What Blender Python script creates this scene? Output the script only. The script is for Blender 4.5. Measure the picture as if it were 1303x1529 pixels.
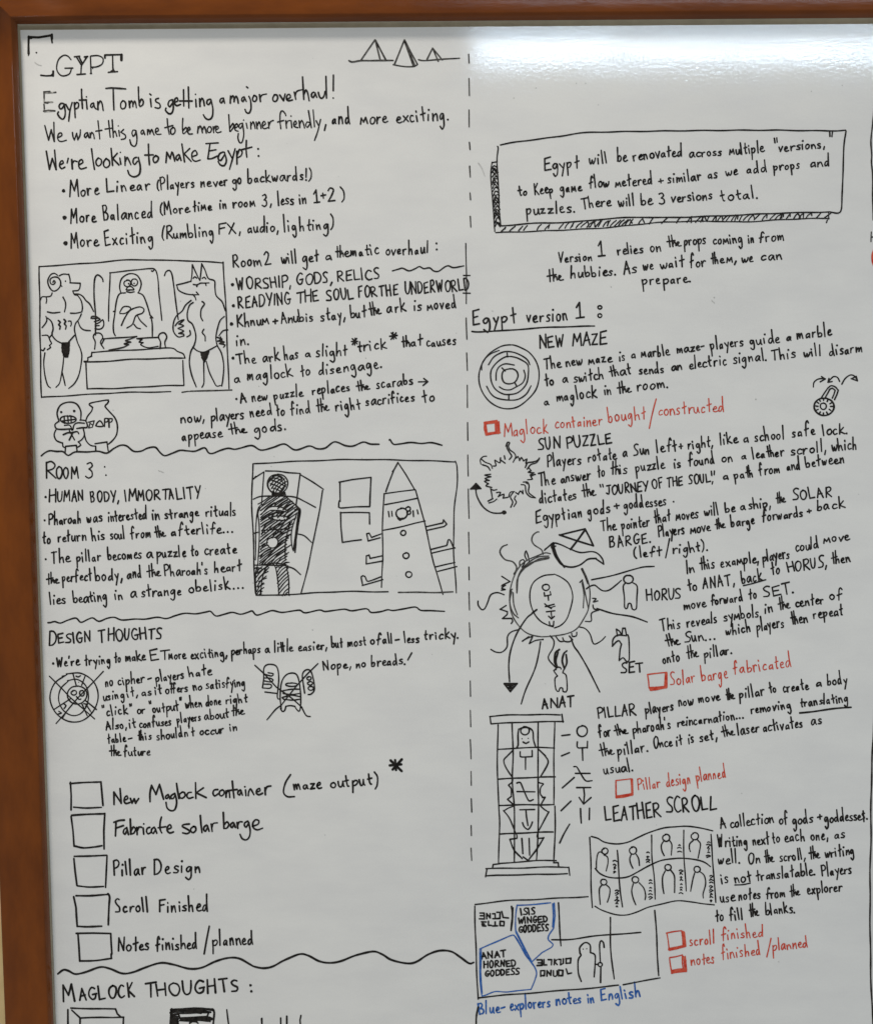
import bpy, math, random
from mathutils import Vector, Matrix

for o in list(bpy.data.objects):
    bpy.data.objects.remove(o)
scn = bpy.context.scene
C = scn.collection
RND = random.Random(11)

# ---------------------------------------------------------------- camera
F_PX, W_PX, H_PX, MM = 1600.0, 1303.0, 1529.0, 0.0009      # focal length and tracing size, metres per traced unit
DIST = F_PX * MM
PITCH, ROLL = math.radians(4.4), math.radians(0.42)
cam_d = bpy.data.cameras.new('camera')
cam = bpy.data.objects.new('camera', cam_d)
C.objects.link(cam)
ROT = Matrix.Rotation(math.pi / 2 - PITCH, 3, 'X') @ Matrix.Rotation(-ROLL, 3, 'Z')
CAM = Vector((0.0, -DIST, 0.10))
cam.matrix_world = Matrix.Translation(CAM) @ ROT.to_4x4()
cam_d.sensor_fit = 'HORIZONTAL'
cam_d.sensor_width = 36
cam_d.lens = F_PX / W_PX * 36
cam_d.clip_start = 0.02
cam_d.clip_end = 50
scn.camera = cam
scn.render.resolution_x, scn.render.resolution_y = 872, 1024

# ---------------------------------------------------------------- light
scn.view_settings.view_transform = 'Standard'
scn.view_settings.look = 'None'
scn.view_settings.exposure = 0.0
scn.view_settings.gamma = 1.0
world = bpy.data.worlds.new('World')
scn.world = world
world.use_nodes = True
bg = world.node_tree.nodes['Background']
bg.inputs['Color'].default_value = (1.0, 0.985, 0.955, 1)
bg.inputs['Strength'].default_value = 0.42


def area(name, loc, target, sx, sy, power, col):
    l = bpy.data.lights.new(name, 'AREA')
    l.shape = 'RECTANGLE'
    l.size, l.size_y, l.energy, l.color = sx, sy, power, col
    o = bpy.data.objects.new(name, l)
    C.objects.link(o)
    o.location = loc
    o.rotation_euler = (Vector(target) - Vector(loc)).to_track_quat('-Z', 'Y').to_euler()
    return o


key = area('ceiling_lamp', (-1.15, -1.55, 2.85), (-0.65, 0, 0.42), 0.5, 0.42, 20, (1.0, 0.93, 0.85))
key.data.spread = math.radians(100)
# long cool ceiling panels further back in the room: the board mirrors them along its top edge
COOL = (0.66, 0.83, 1.0)
area('long_ceiling_panel', (1.40, -2.985, 1.60), (1.40, -2.985, 0), 2.45, 0.125, 50, COOL)
area('long_ceiling_panel', (1.40, -2.71, 1.60), (1.40, -2.71, 0), 2.5, 0.05, 9, COOL)
area('glare_fill_panel', (0.42, -2.83, 1.60), (0.42, -2.83, 0), 0.55, 0.16, 2.0, COOL)  # added dim panel, only fills the left end of the mirrored glare
area('glare_fill_panel', (2.10, -2.83, 1.60), (2.10, -2.83, 0), 0.70, 0.16, 5, COOL)  # likewise added, to fill out the glare towards the right


# ---------------------------------------------------------------- helpers
def P(px, py):
    """rectify a point traced from the board into metres on the board's plane"""
    d = ROT @ Vector(((px - W_PX / 2) / F_PX, -(py - H_PX / 2) / F_PX, -1.0))
    t = -CAM.y / d.y
    p = CAM + d * t
    return p.x, p.z


def obj(name, me, parent=None, mat=None, label=None, kind=None):
    o = bpy.data.objects.new(name, me)
    C.objects.link(o)
    if parent:
        o.parent = parent
    if mat:
        me.materials.append(mat)
    if label:
        o['label'] = label
    if kind:
        o['kind'] = kind
    return o


def mesh(name, vs, fs, smooth=False):
    me = bpy.data.meshes.new(name)
    me.from_pydata(vs, [], fs)
    me.update()
    if smooth:
        for p in me.polygons:
            p.use_smooth = True
    return me


# ---------------------------------------------------------------- materials
def mat(name):
    m = bpy.data.materials.new(name)
    m.use_nodes = True
    nt = m.node_tree
    return m, nt, nt.nodes['Principled BSDF']


def noise(nt, scale, vec=None, detail=3.0, rough=0.5):
    n = nt.nodes.new('ShaderNodeTexNoise')
    n.inputs['Scale'].default_value = scale
    n.inputs['Detail'].default_value = detail
    n.inputs['Roughness'].default_value = rough
    if vec:
        nt.links.new(vec, n.inputs['Vector'])
    return n


def ramp(nt, src, stops):
    r = nt.nodes.new('ShaderNodeValToRGB')
    cr = r.color_ramp
    while len(cr.elements) < len(stops):
        cr.elements.new(0.5)
    for e, (p, c) in zip(cr.elements, stops):
        e.position = p
        e.color = (c[0], c[1], c[2], 1)
    nt.links.new(src, r.inputs['Fac'])
    return r


def coords(nt, scale=(1, 1, 1)):
    tc = nt.nodes.new('ShaderNodeTexCoord')
    mp = nt.nodes.new('ShaderNodeMapping')
    mp.inputs['Scale'].default_value = scale
    nt.links.new(tc.outputs['Object'], mp.inputs['Vector'])
    return mp.outputs['Vector']


def bump(nt, b, h, strength, dist):
    bn = nt.nodes.new('ShaderNodeBump')
    bn.inputs['Strength'].default_value = strength
    bn.inputs['Distance'].default_value = dist
    nt.links.new(h, bn.inputs['Height'])
    nt.links.new(bn.outputs['Normal'], b.inputs['Normal'])


def mix(nt, a, b, fac):
    m = nt.nodes.new('ShaderNodeMix')
    m.data_type = 'RGBA'
    m.blend_type = 'MULTIPLY'
    m.inputs['Factor'].default_value = fac
    nt.links.new(a, m.inputs['A'])
    nt.links.new(b, m.inputs['B'])
    return m.outputs['Result']


def board_mat():
    m, nt, b = mat('enamel')
    v = coords(nt)
    big = noise(nt, 2.2, v, 4)
    col = ramp(nt, big.outputs['Fac'], [(0.3, (0.69, 0.69, 0.665)), (0.7, (0.735, 0.73, 0.695))])
    wipe = noise(nt, 9, coords(nt, (1, 1, 2.6)), 5, 0.6)
    col2 = ramp(nt, wipe.outputs['Fac'], [(0.35, (0.94, 0.94, 0.95)), (0.62, (1, 1, 1))])
    fine = noise(nt, 420, v, 2)
    col3 = ramp(nt, fine.outputs['Fac'], [(0.3, (0.972, 0.972, 0.972)), (0.7, (1, 1, 1))])
    c = mix(nt, mix(nt, col.outputs['Color'], col2.outputs['Color'], 1), col3.outputs['Color'], 1)
    nt.links.new(c, b.inputs['Base Color'])
    rr = ramp(nt, wipe.outputs['Fac'], [(0.35, (0.095, 0.095, 0.095)), (0.65, (0.07, 0.07, 0.07))])
    nt.links.new(rr.outputs['Color'], b.inputs['Roughness'])
    b.inputs['Specular IOR Level'].default_value = 0.5
    pe = noise(nt, 240, coords(nt, (0.6, 1, 1)), 2)
    lo = noise(nt, 14, v, 2)
    ad = nt.nodes.new('ShaderNodeMath')
    ad.operation = 'MULTIPLY_ADD'
    ad.inputs[1].default_value = 1.2
    nt.links.new(lo.outputs['Fac'], ad.inputs[0])
    nt.links.new(pe.outputs['Fac'], ad.inputs[2])
    bump(nt, b, ad.outputs[0], 0.45, 0.00010)
    return m


def wood_mat(name, scale):
    m, nt, b = mat(name)
    g = noise(nt, 30, coords(nt, scale), 5, 0.6)
    big = noise(nt, 5, coords(nt), 3)
    c1 = ramp(nt, g.outputs['Fac'], [(0.25, (0.108, 0.025, 0.0012)), (0.75, (0.195, 0.048, 0.0025))])
    c2 = ramp(nt, big.outputs['Fac'], [(0.3, (0.88, 0.88, 0.88)), (0.7, (1, 1, 1))])
    nt.links.new(mix(nt, c1.outputs['Color'], c2.outputs['Color'], 1), b.inputs['Base Color'])
    b.inputs['Roughness'].default_value = 0.22
    b.inputs['Specular IOR Level'].default_value = 0.25
    gb = noise(nt, 95, coords(nt, scale), 3, 0.55)
    bump(nt, b, gb.outputs['Fac'], 0.6, 0.0007)
    return m


def ink(name, c0, c1, rough=0.55, spec=0.12):
    m, nt, b = mat(name)
    n = noise(nt, 160, coords(nt), 3, 0.6)
    r = ramp(nt, n.outputs['Fac'], [(0.35, c0), (0.68, c1)])
    nt.links.new(r.outputs['Color'], b.inputs['Base Color'])
    b.inputs['Roughness'].default_value = rough
    b.inputs['Specular IOR Level'].default_value = spec
    return m


M_BOARD = board_mat()
M_WOODH = wood_mat('laminate_along', (0.32, 1, 1))
M_WOODV = wood_mat('laminate_upright', (1, 1, 0.32))
INK = {'k': ink('black_ink', (0.004, 0.0035, 0.003), (0.030, 0.026, 0.022)),
       'g': ink('thin_black_ink', (0.015, 0.014, 0.012), (0.11, 0.105, 0.095)),
       'f': ink('faded_black_ink', (0.06, 0.055, 0.05), (0.55, 0.54, 0.5)),
       'r': ink('red_ink', (0.48, 0.028, 0.014), (0.62, 0.12, 0.07)),
       'b': ink('blue_ink', (0.015, 0.075, 0.30), (0.05, 0.16, 0.44)),
       's': ink('smudge_ink', (0.42, 0.42, 0.40), (0.56, 0.56, 0.54))}
m, nt, b = mat('liner_vinyl')
n_ = noise(nt, 60, coords(nt), 3)
r_ = ramp(nt, n_.outputs['Fac'], [(0.3, (0.26, 0.22, 0.145)), (0.7, (0.33, 0.28, 0.19))])
nt.links.new(r_.outputs['Color'], b.inputs['Base Color'])
b.inputs['Roughness'].default_value = 0.35
M_LINER = m
m, nt, b = mat('wall_paint')
n_ = noise(nt, 40, coords(nt), 4)
r_ = ramp(nt, n_.outputs['Fac'], [(0.3, (0.62, 0.47, 0.22)), (0.7, (0.70, 0.54, 0.27))])
nt.links.new(r_.outputs['Color'], b.inputs['Base Color'])
bump(nt, b, n_.outputs['Fac'], 0.3, 0.001)
b.inputs['Roughness'].default_value = 0.8
M_WALL = m

# ---------------------------------------------------------------- wall, board, frame
XL = (P(29.5, 44)[0] + P(51.5, 600)[0] + P(83, 1529)[0]) / 3
ZT = (P(30, 43)[1] + P(700, 41)[1] + P(1303, 36)[1]) / 3
XR, ZB = XL + 2.42, ZT - 1.56

wv = [(-2.5, 0.022, -2.2), (4.0, 0.022, -2.2), (4.0, 0.022, 1.9), (-2.5, 0.022, 1.9),
      (-2.5, 0.12, -2.2), (4.0, 0.12, -2.2), (4.0, 0.12, 1.9), (-2.5, 0.12, 1.9)]
obj('wall', mesh('wall', wv, [(0, 1, 2, 3), (4, 7, 6, 5), (0, 3, 7, 4), (1, 5, 6, 2), (0, 4, 5, 1), (3, 2, 6, 7)]),
    mat=M_WALL, kind='structure')

board = bpy.data.objects.new('whiteboard', None)
C.objects.link(board)
board['label'] = 'large white dry-erase board in a reddish brown wooden frame, covered with handwriting and sketches'
board['category'] = 'whiteboard'

e = 0.012
x0, x1, z0, z1 = XL - e, XR + e, ZB - e, ZT + e
bv = [(x0, 0, z0), (x1, 0, z0), (x1, 0, z1), (x0, 0, z1), (x0, .012, z0), (x1, .012, z0), (x1, .012, z1), (x0, .012, z1)]
obj('writing_surface', mesh('writing_surface', bv, [(0, 1, 2, 3), (4, 7, 6, 5), (0, 3, 7, 4), (1, 5, 6, 2), (0, 4, 5, 1), (3, 2, 6, 7)]),
    board, M_BOARD)

# profile: (distance out from the inner edge on the side rails, the same on the top and bottom rails, height) in mm
LINER = [(0.0, 0.0, -0.5), (0.15, 1.2, 1.4), (0.25, 2.4, 3.2), (0.5, 5.0, 6.2), (3.0, 7.0, 6.2)]
WOOD = [(1.0, 5.6, 4.6), (1.1, 5.7, 7.0), (1.9, 7.0, 10.5), (2.3, 7.4, 12.0), (3.0, 8.0, 13.4), (3.7, 9.2, 15.4), (4.3, 10.2, 16.8), (5.2, 11.2, 17.7),
        (6.4, 12.2, 18.0), (20, 26, 18.15), (40, 46, 18.15), (61.5, 68, 18.0), (63.6, 70.2, 17.2), (64.6, 71.2, 15.0), (64.8, 71.4, -21.0)]


def sweep(name, prof, side, n, mt, parent):
    vs, fs = [], []
    for k in range(n + 1):
        t = k / n
        for ds, dt, h in prof:
            ds, dt, h = ds / 1000, dt / 1000, h / 1000
            if side in 'TB':
                z = ZT + dt if side == 'T' else ZB - dt
                a, b_ = XL - ds, XR + ds
                vs.append((a + (b_ - a) * t, -h, z))
            else:
                x = XL - ds if side == 'L' else XR + ds
                a, b_ = ZB - dt, ZT + dt
                vs.append((x, -h, a + (b_ - a) * t))
    m_ = len(prof)
    for k in range(n):
        for i in range(m_ - 1):
            a = k * m_ + i
            f = (a, a + 1, a + 1 + m_, a + m_)
            fs.append(f if side in 'TR' else f[::-1])
    for k in (0, n):
        fs.append(tuple(k * m_ + i for i in range(m_)))
    me = mesh(name, vs, fs)
    for p in me.polygons[:n * (m_ - 1)]:
        p.use_smooth = True
    me.materials.append(mt)
    return obj(name, me, parent)


LAB = {'T': 'top rail of the brown frame, with white light glinting along its right half', 'L': 'upright left rail of the brown frame'}
for s in 'TLRB':
    r = sweep('frame_rail', WOOD, s, 24, M_WOODH if s in 'TB' else M_WOODV, board)
    if s in LAB:
        r['label'] = LAB[s]
    sweep('liner', LINER, s, 2, M_LINER, r)

# ---------------------------------------------------------------- ink strokes
def catmull(pts, step=3.0):
    if len(pts) < 3:
        return pts[:]
    out = [pts[0]]
    q = [(2 * pts[0][0] - pts[1][0], 2 * pts[0][1] - pts[1][1])] + pts + [(2 * pts[-1][0] - pts[-2][0], 2 * pts[-1][1] - pts[-2][1])]
    if pts[0] == pts[-1]:
        q[0], q[-1] = pts[-2], pts[1]
    for i in range(1, len(q) - 2):
        p0, p1, p2, p3 = q[i - 1:i + 3]
        n = max(2, min(12, int(math.dist(p1, p2) / step) + 1))
        for k in range(1, n + 1):
            t = k / n
            out.append(tuple(0.5 * (2 * b + (c - a) * t + (2 * a - 5 * b + 4 * c - d) * t * t + (3 * b - a - 3 * c + d) * t ** 3)
                             for a, b, c, d in zip(p0, p1, p2, p3)))
    return out


def split_corners(pts, lim=62):
    out, cur = [], [pts[0]]
    for i in range(1, len(pts)):
        if math.dist(pts[i], cur[-1]) < 0.05:
            continue
        cur.append(pts[i])
        if i < len(pts) - 1 and len(cur) > 1:
            a, b, c = cur[-2], cur[-1], pts[i + 1]
            u, v = (b[0] - a[0], b[1] - a[1]), (c[0] - b[0], c[1] - b[1])
            nu, nv = math.hypot(*u), math.hypot(*v)
            if nu > 1e-6 and nv > 1e-6 and (u[0] * v[0] + u[1] * v[1]) / nu / nv < math.cos(math.radians(lim)):
                out.append(cur)
                cur = [b]
    if len(cur) > 1:
        out.append(cur)
    return out


class Ink:
    """collects pen strokes (in traced units) and lays them on the board as a thin film of ink"""
    level = 0

    def __init__(self):
        self.v, self.f = [], []

    def put(self, poly, lv):
        n0 = len(self.v)
        for p in poly:
            x, z = P(*p)
            self.v.append((x, -0.00022 - lv * 0.000006, z))
        return n0

    def ribbon(self, pts, w, taper=True):
        Ink.level = (Ink.level + 1) % 37
        ph = RND.uniform(0, 6)
        w *= RND.uniform(.9, 1.08)
        n = len(pts)
        L, R = [], []
        acc = 0
        for i, p in enumerate(pts):
            a, b = pts[max(0, i - 1)], pts[min(n - 1, i + 1)]
            if i:
                acc += math.dist(p, pts[i - 1])
            dx, dy = b[0] - a[0], b[1] - a[1]
            d = math.hypot(dx, dy) or 1
            nx, ny = -dy / d, dx / d
            ww = w / 2 * .89 * (1 + 0.10 * math.sin(acc * 0.16 + ph) + 0.05 * math.sin(acc * 0.51 + ph * 2))
            if taper and n > 4 and i >= n - 2:
                ww *= 0.9
            L.append((p[0] + nx * ww, p[1] + ny * ww))
            R.append((p[0] - nx * ww, p[1] - ny * ww))
        cap0, cap1 = [], []
        for cap, p, s, q in ((cap0, pts[0], L[0], pts[1]), (cap1, pts[-1], R[-1], pts[-2])):
            a0 = math.atan2(s[1] - p[1], s[0] - p[0])
            r = math.dist(s, p)
            away = math.atan2(p[1] - q[1], p[0] - q[0])
            sg = 1 if math.sin(away - a0) > 0 else -1
            for k in range(1, 5):
                an = a0 + sg * math.pi * k / 5
                cap.append((p[0] + math.cos(an) * r, p[1] + math.sin(an) * r))
        base = self.put(L + R + cap0 + cap1, Ink.level)
        for i in range(n - 1):
            self.f.append((base + i, base + n + i, base + n + i + 1, base + i + 1))
        c0, c1 = base + 2 * n, base + 2 * n + 4
        self.f.append((base, c0, c0 + 1, c0 + 2, c0 + 3, base + n))
        self.f.append((base + 2 * n - 1, c1, c1 + 1, c1 + 2, c1 + 3, base + n - 1))

    def stroke(self, pts, w, smooth=True, wob=0.35):
        if smooth:
            pts = catmull(pts)
        else:
            o = []
            for a, b in zip(pts, pts[1:]):
                k = max(1, int(math.dist(a, b) / 14))
                o += [(a[0] + (b[0] - a[0]) * j / k, a[1] + (b[1] - a[1]) * j / k) for j in range(k)]
            pts = o + [pts[-1]]
        p1, p2, f1 = RND.uniform(0, 6), RND.uniform(0, 6), RND.uniform(.05, .09)
        acc, q = 0, []
        for i, p in enumerate(pts):
            if i:
                acc += math.dist(p, pts[i - 1])
            q.append((p[0] + wob * math.sin(acc * f1 + p1), p[1] + wob * math.sin(acc * f1 * 1.3 + p2)))
        for piece in split_corners(q):
            self.ribbon(piece, w)

    def dot(self, x, y, r):
        Ink.level = (Ink.level + 1) % 37
        ph = RND.uniform(0, 6)
        b = self.put([(x + math.cos(a * math.tau / 10) * r * (1 + .15 * math.sin(a * 2 + ph)), y + math.sin(a * math.tau / 10) * r) for a in range(10)], Ink.level)
        self.f.append(tuple(range(b, b + 10)))

    def build(self, name, col, parent, label=None, kind=None):
        me = mesh(name, self.v, self.f)
        flip = [p for p in me.polygons if p.normal.y > 0]
        if flip:
            for p in flip:
                p.flip()
        return obj(name, me, parent, INK[col], label, kind)


TILES = {  # crops the board was traced from: origin and enlargement
    'T1': (0, 0, 3.619), 'T2': (340, 0, 3.619), 'T4': (40, 180, 3.619), 'T5': (340, 180, 3.619), 'T6': (690, 180, 4.203), 'T7': (990, 180, 4.163),
    'T8': (40, 370, 4.203), 'U1': (330, 350, 3.341), 'U2': (330, 480, 3.341), 'U3': (50, 580, 4.343), 'U4': (50, 720, 3.723), 'U5': (360, 670, 3.619),
    'U6': (50, 890, 3.723), 'U7': (370, 880, 3.723), 'U8': (80, 1110, 3.832), 'V1': (400, 1100, 3.832), 'V2': (60, 1290, 3.832), 'V3': (380, 1380, 3.619),
    'V4': (690, 330, 4.203), 'V5': (980, 330, 4.034), 'V6': (690, 500, 4.203), 'V7': (980, 480, 4.034), 'V8': (690, 640, 4.203), 'W1': (980, 640, 4.034),
    'W2': (690, 780, 4.203), 'W3': (960, 800, 3.799), 'W4': (700, 1050, 5.459), 'W5': (870, 1000, 3.009), 'W6': (860, 1200, 5.665), 'W7': (690, 1320, 4.203),
    'W8': (980, 1190, 4.034), 'P': (0, 0, 1.0),
    'X1': (60, 120, 6.515), 'X2': (250, 120, 5.012), 'X3': (60, 200, 5.923), 'X7': (150, 1160, 4.826)}

# single-stroke hand: advance, strokes (x y pairs, '!' = straight); x-height 10, capitals 17, ascenders 20
FONT = {
    'a': [(8, '7 9.3 4 10 1 7 .2 3 2 0 4.6 2.4 7 9 7.2 3 8.6 .2'), (6.8, '5.4 7 3.4 7.8 .8 5.4 .5 1.6 2.2 .2 4.2 2.2 5.6 7 5.8 2 6.8 0'), (7, '5.8 7.6 3 8 .6 4.6 1.2 .6 4.6 2.2;!5.8 7.8 6.6 0')],
    'b': [(7.2, '0 20 .2 10 .5 .8 1.2 6 4 9.2 6.8 6.5 6 1.5 3 -.2 .5 1.5'), (7.2, '.3 19 .2 9 .6 .6;.6 5 3.6 8.6 6.8 6 5.4 1 .8 .6')],
    'c': [(6, '6 8.8 3.5 10 .8 7 .3 3 2.5 0 6.6 1.4')],
    'd': [(8, '6.2 8 3 9 .5 5 1 .6 4 1 6.3 7;6.2 20.5 6.5 10 7.6 -.2')],
    'e': [(7, '.6 4.6 5.2 6.4 5.2 9.2 3 10 .5 6 1 1.4 4 0 7.6 1.4'), (6.8, '1 4.8 4.6 5.6 5.4 8.6 3.6 9.8 1 7.6 .4 3.4 2.4 .2 7 1')],
    'f': [(7, '7 17.6 5.4 20.3 3.4 18.4 2.6 10 2.3 -1;0 9.5 6.3 11')],
    'g': [(7.5, '6.5 9 3.5 10 .5 6 1.5 2 4 2.5 6.5 9 7 2 6.7 -5.5 4.2 -8.8 .3 -6'), (7.5, '6.2 8.8 3 9.6 .5 5.6 2 1.8 4.4 3 6.4 8.6 6.8 1 6 -6 3.4 -8 1 -5')],
    'h': [(7.6, '0 20.5 .6 0;.6 4 3 8.8 5.5 9 6.3 5 7 0')],
    'i': [(2.6, '!.3 9.5 1 0;!.1 14.6 .6 13.6'), (2.6, '!.6 9.3 .7 0;. 1.2 14')],
    'j': [(4.4, '3 9.5 3.5 0 2.7 -7 .2 -8;!3 14 3.3 13.2')],
    'k': [(7.8, '!0 19 .6 0;!6.3 12.6 .9 5.6 8.4 .2')],
    'l': [(2.6, '!.4 20.5 1.4 0'), (2.6, '!.5 19.8 1 0')],
    'm': [(9.8, '!.2 0 1.2 9.3 4.5 3 7.6 9.6 9.6 .3'), (10, '0 9.5 .5 .2;.5 2 1.5 6.4 3.5 9 4.6 5 4.8 1.6 6 7 8 9.3 9 6 9.8 0')],
    'n': [(6.8, '!0 9.5 .5 0;.5 3 2.5 8 4.8 9.4 5.8 6 6.6 0'), (7, '!.2 9.2 .4 0;.6 5 3 9.4 5 8.6 6 4 6.6 .2')],
    'o': [(6.8, '3.5 10 .8 8 .2 4 2 .3 5 .8 6.8 5 5.8 9 3 10'), (6.6, '4.2 9.6 1.4 8.6 0 4 2.4 .2 5.6 1.6 6.6 6 4.6 9.8 2.6 9')],
    'p': [(7.2, '0 9.5 .6 -1 .8 -8.6;.4 6 2.5 9.4 6 9.2 6.8 5.5 4 1.3 .7 1.4')],
    'q': [(7.2, '6.5 9 3.5 10 .5 6 1.5 2 4 2.5 6.4 9;!6.5 9 7 -8')],
    'r': [(5.8, '!0 9.5 .6 0;.4 3.6 2 8 4.3 9.9 6.2 9'), (5.6, '!.2 9.2 .6 0;.7 5 2.6 9 5.6 9.4')],
    's': [(5.6, '5.5 9.2 3 10 .8 8 2.5 5.6 5.2 3.4 4 .4 0 .6')],
    't': [(6, '!2.8 18 3.5 0;!0 10.4 6.3 11.8'), (6, '2.8 17 2.8 5 3.8 .4 5.2 .8;!.3 10.4 6 11.2')],
    'u': [(7.2, '0 9.5 .3 3 2 0 4.5 1.5 6.2 9.4;6.2 9.4 6.4 3 7.4 0')],
    'v': [(6.3, '!0 9.5 2.8 0 6.5 10')],
    'w': [(9.3, '0 9.5 1 2 2.5 .2 4.5 7 5.2 1.5 6.5 .3 8.8 5.4 9.4 9.8')],
    'x': [(6.6, '!0 9.5 6.6 0;!6.4 10 0 0')],
    'y': [(6.6, '!0 9.5 3.6 3;!6.8 10.5 2.3 -8')],
    'z': [(6.6, '!.3 9 6.2 9.5 .3 .5 7 .8')],
    'A': [(9, '!0 0 4 17 8.5 0;!1.3 6 7.6 7.4')],
    'B': [(8, '!0 17 .5 0;0 16.5 5 17 6.5 13.5 3.5 9.5 1 9;1 9 5.5 8.5 8 5 6 .8 .5 .3')],
    'C': [(8.4, '8.4 15 5 17 1 12 .5 5 4 0 8.8 2')],
    'D': [(9.2, '!0 16.5 .5 0;0 16.5 5 16.5 9 11 8 4 4 .5 .5 .2')],
    'E': [(8.2, '!8 17.5 .3 16 .3 0 8.6 1;!.3 8.5 6.5 9.3')],
    'F': [(8, '!8.3 17 .3 16 .6 0;!.5 8.5 6.5 9.5')],
    'G': [(9.6, '8.5 15 5 17 1 12 .5 5 4 0 8 1.5 9.2 6.8;!5 6.6 10 7.4')],
    'H': [(9, '!0 17 .5 0;!8.6 17.5 9 0;!.3 8.5 8.8 9.3')],
    'I': [(1.8, '!0 17 .8 0')],
    'J': [(7.6, '!1 16.5 8.6 17.3;5.5 17 5.6 5 4 .3 0 2.5')],
    'K': [(9, '!0 17 .5 0;!7.8 17.5 .7 8 9.6 0')],
    'L': [(8, '!0 17 .5 .3 8.6 1')],
    'M': [(11.6, '!0 0 1.5 16.5 5.8 6 10 17 11.8 0')],
    'N': [(9.2, '!.3 0 .3 16.5 8.6 .5 9 17.5')],
    'O': [(9.8, '5 17 1 14 .3 7 3 .3 7 .8 9.8 8 8.5 15 4.5 17.2')],
    'P': [(8, '!0 16.5 .6 0;0 16 4.5 17.3 8 14 6.5 9.5 .5 7.5')],
    'R': [(9, '!0 16.5 .5 0;0 16 4.5 17.3 7.8 14 6 9.8 .8 8;!.8 8.3 9.5 0')],
    'S': [(8.4, '8.5 16 5 17.3 1.2 14.5 3 10 7.5 6 6.5 1 0 .8')],
    'T': [(9, '!0 16.5 9.8 17.5;!4.8 17 5.2 0')],
    'U': [(8.8, '0 17 .5 5 3 0 6.5 1.5 8.3 8 8.6 17')],
    'V': [(8.6, '!0 17 4.3 0 8.8 17.5')],
    'W': [(12, '!0 17 2.8 .5 6.2 13 8.4 .5 12 17.5')],
    'X': [(8.4, '!0 17 8.4 0;!8.4 17.5 0 0')],
    'Y': [(8.6, '!0 17 4.4 8.5;!9 17.5 3.5 0')],
    'Z': [(8.6, '!0 16.5 8 17 .5 .5 9 .8')],
    '1': [(8.6, '!1.6 12.6 5 18 5.3 0;!1 0 9.3 .4')],
    '2': [(8.6, '.8 14 3.6 17.5 7.2 15 5 7.5 .5 .5;!.5 .4 8.8 1')],
    '3': [(7.6, '1 16 5 17.5 7 13.5 3.5 9.8;3.5 9.8 7 7.5 7 2 3.4 -.3 0 1.5')],
    '+': [(6.4, '!0 5.5 6.5 6;!3.2 9 3.4 2')],
    '.': [(1.2, '. .6 .3')],
    ':': [(1.2, '. .6 10;. .8 1')],
    ',': [(2, '!2 1.5 .2 -4')],
    '!': [(2, '!1.2 19 1 5;. 1 .3')],
    '(': [(3.6, '3.6 19 .6 13 .3 3 3 -2')],
    ')': [(3.8, '0 19 3.4 13 3.2 3 .3 -2')],
    '/': [(7, '!7 20 0 -4')],
    '-': [(6, '!0 5.5 6 6.2')],
    "'": [(1.8, '!1.2 19 .4 15')],
    '"': [(4, '!0 20 .5 15.8;!3 20.3 3 16.2')],
    '$': [(5.6, '5.5 9.2 3 10 .8 8 2.5 5.6 5.2 3.4 4 .4 0 .6;!3 13 2.8 -3.4')],
    '^th': [(12.6, '!3 18.4 3.5 0;!0 10.4 10.2 12.2;!7.2 20.4 7.8 0;7.8 4 10 8.2 11.8 7.8 12.4 4 13 0'), (12, '!2.8 18.6 3.4 0;!.2 11 9 11.6;!7 19.8 7.4 0;7.4 5 9.6 8.4 11.4 7 12.2 0')],
    '^the': [(16.5, '!2.8 18 3.6 -1;!0 9.8 8.8 11.6;!6 20 6.9 0;6.9 3.4 8.8 8.2 10.2 7 10.7 2.4 12 2 14.8 5.6 15.4 8.2 13.6 8.6 12.5 4 14.2 .3 17.6 1'), (16, '!2.6 18.4 3.2 0;!.2 10.6 9.4 11.4;!6.2 19.4 6.6 0;6.7 4 8.6 8.4 10 6.6 10.2 1.6 12.6 4 14.6 7.6 13 9 12 4.6 13.4 .6 16.8 1.2')],
    '^...': [(15, '. .8 .3;. 7.4 .6;. 14.4 .2')],
    '^tt': [(9.6, '!2.8 18 3.4 0;!6.4 18.4 6.8 0;!0 10.6 9.8 11.8')],
    '^ff': [(12, '5.6 18 4 20 2.6 17 2.2 -1;12 18.6 10.4 20.6 8.6 18 7.8 -1;!0 9.5 11.5 11')],
}


def glyphs(s):
    i, out = 0, []
    while i < len(s):
        two = '^' + s[i:i + 2]
        if s[i:i + 3] == '...':
            out.append('^...')
            i += 3
        elif s == 'the':
            out.append('^the')
            i += 3
        elif two in FONT:
            out.append(two)
            i += 2
        else:
            out.append(s[i])
            i += 1
    return out


def nums(s):
    a = [float(t) for t in s.split()]
    return list(zip(a[::2], a[1::2]))


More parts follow.
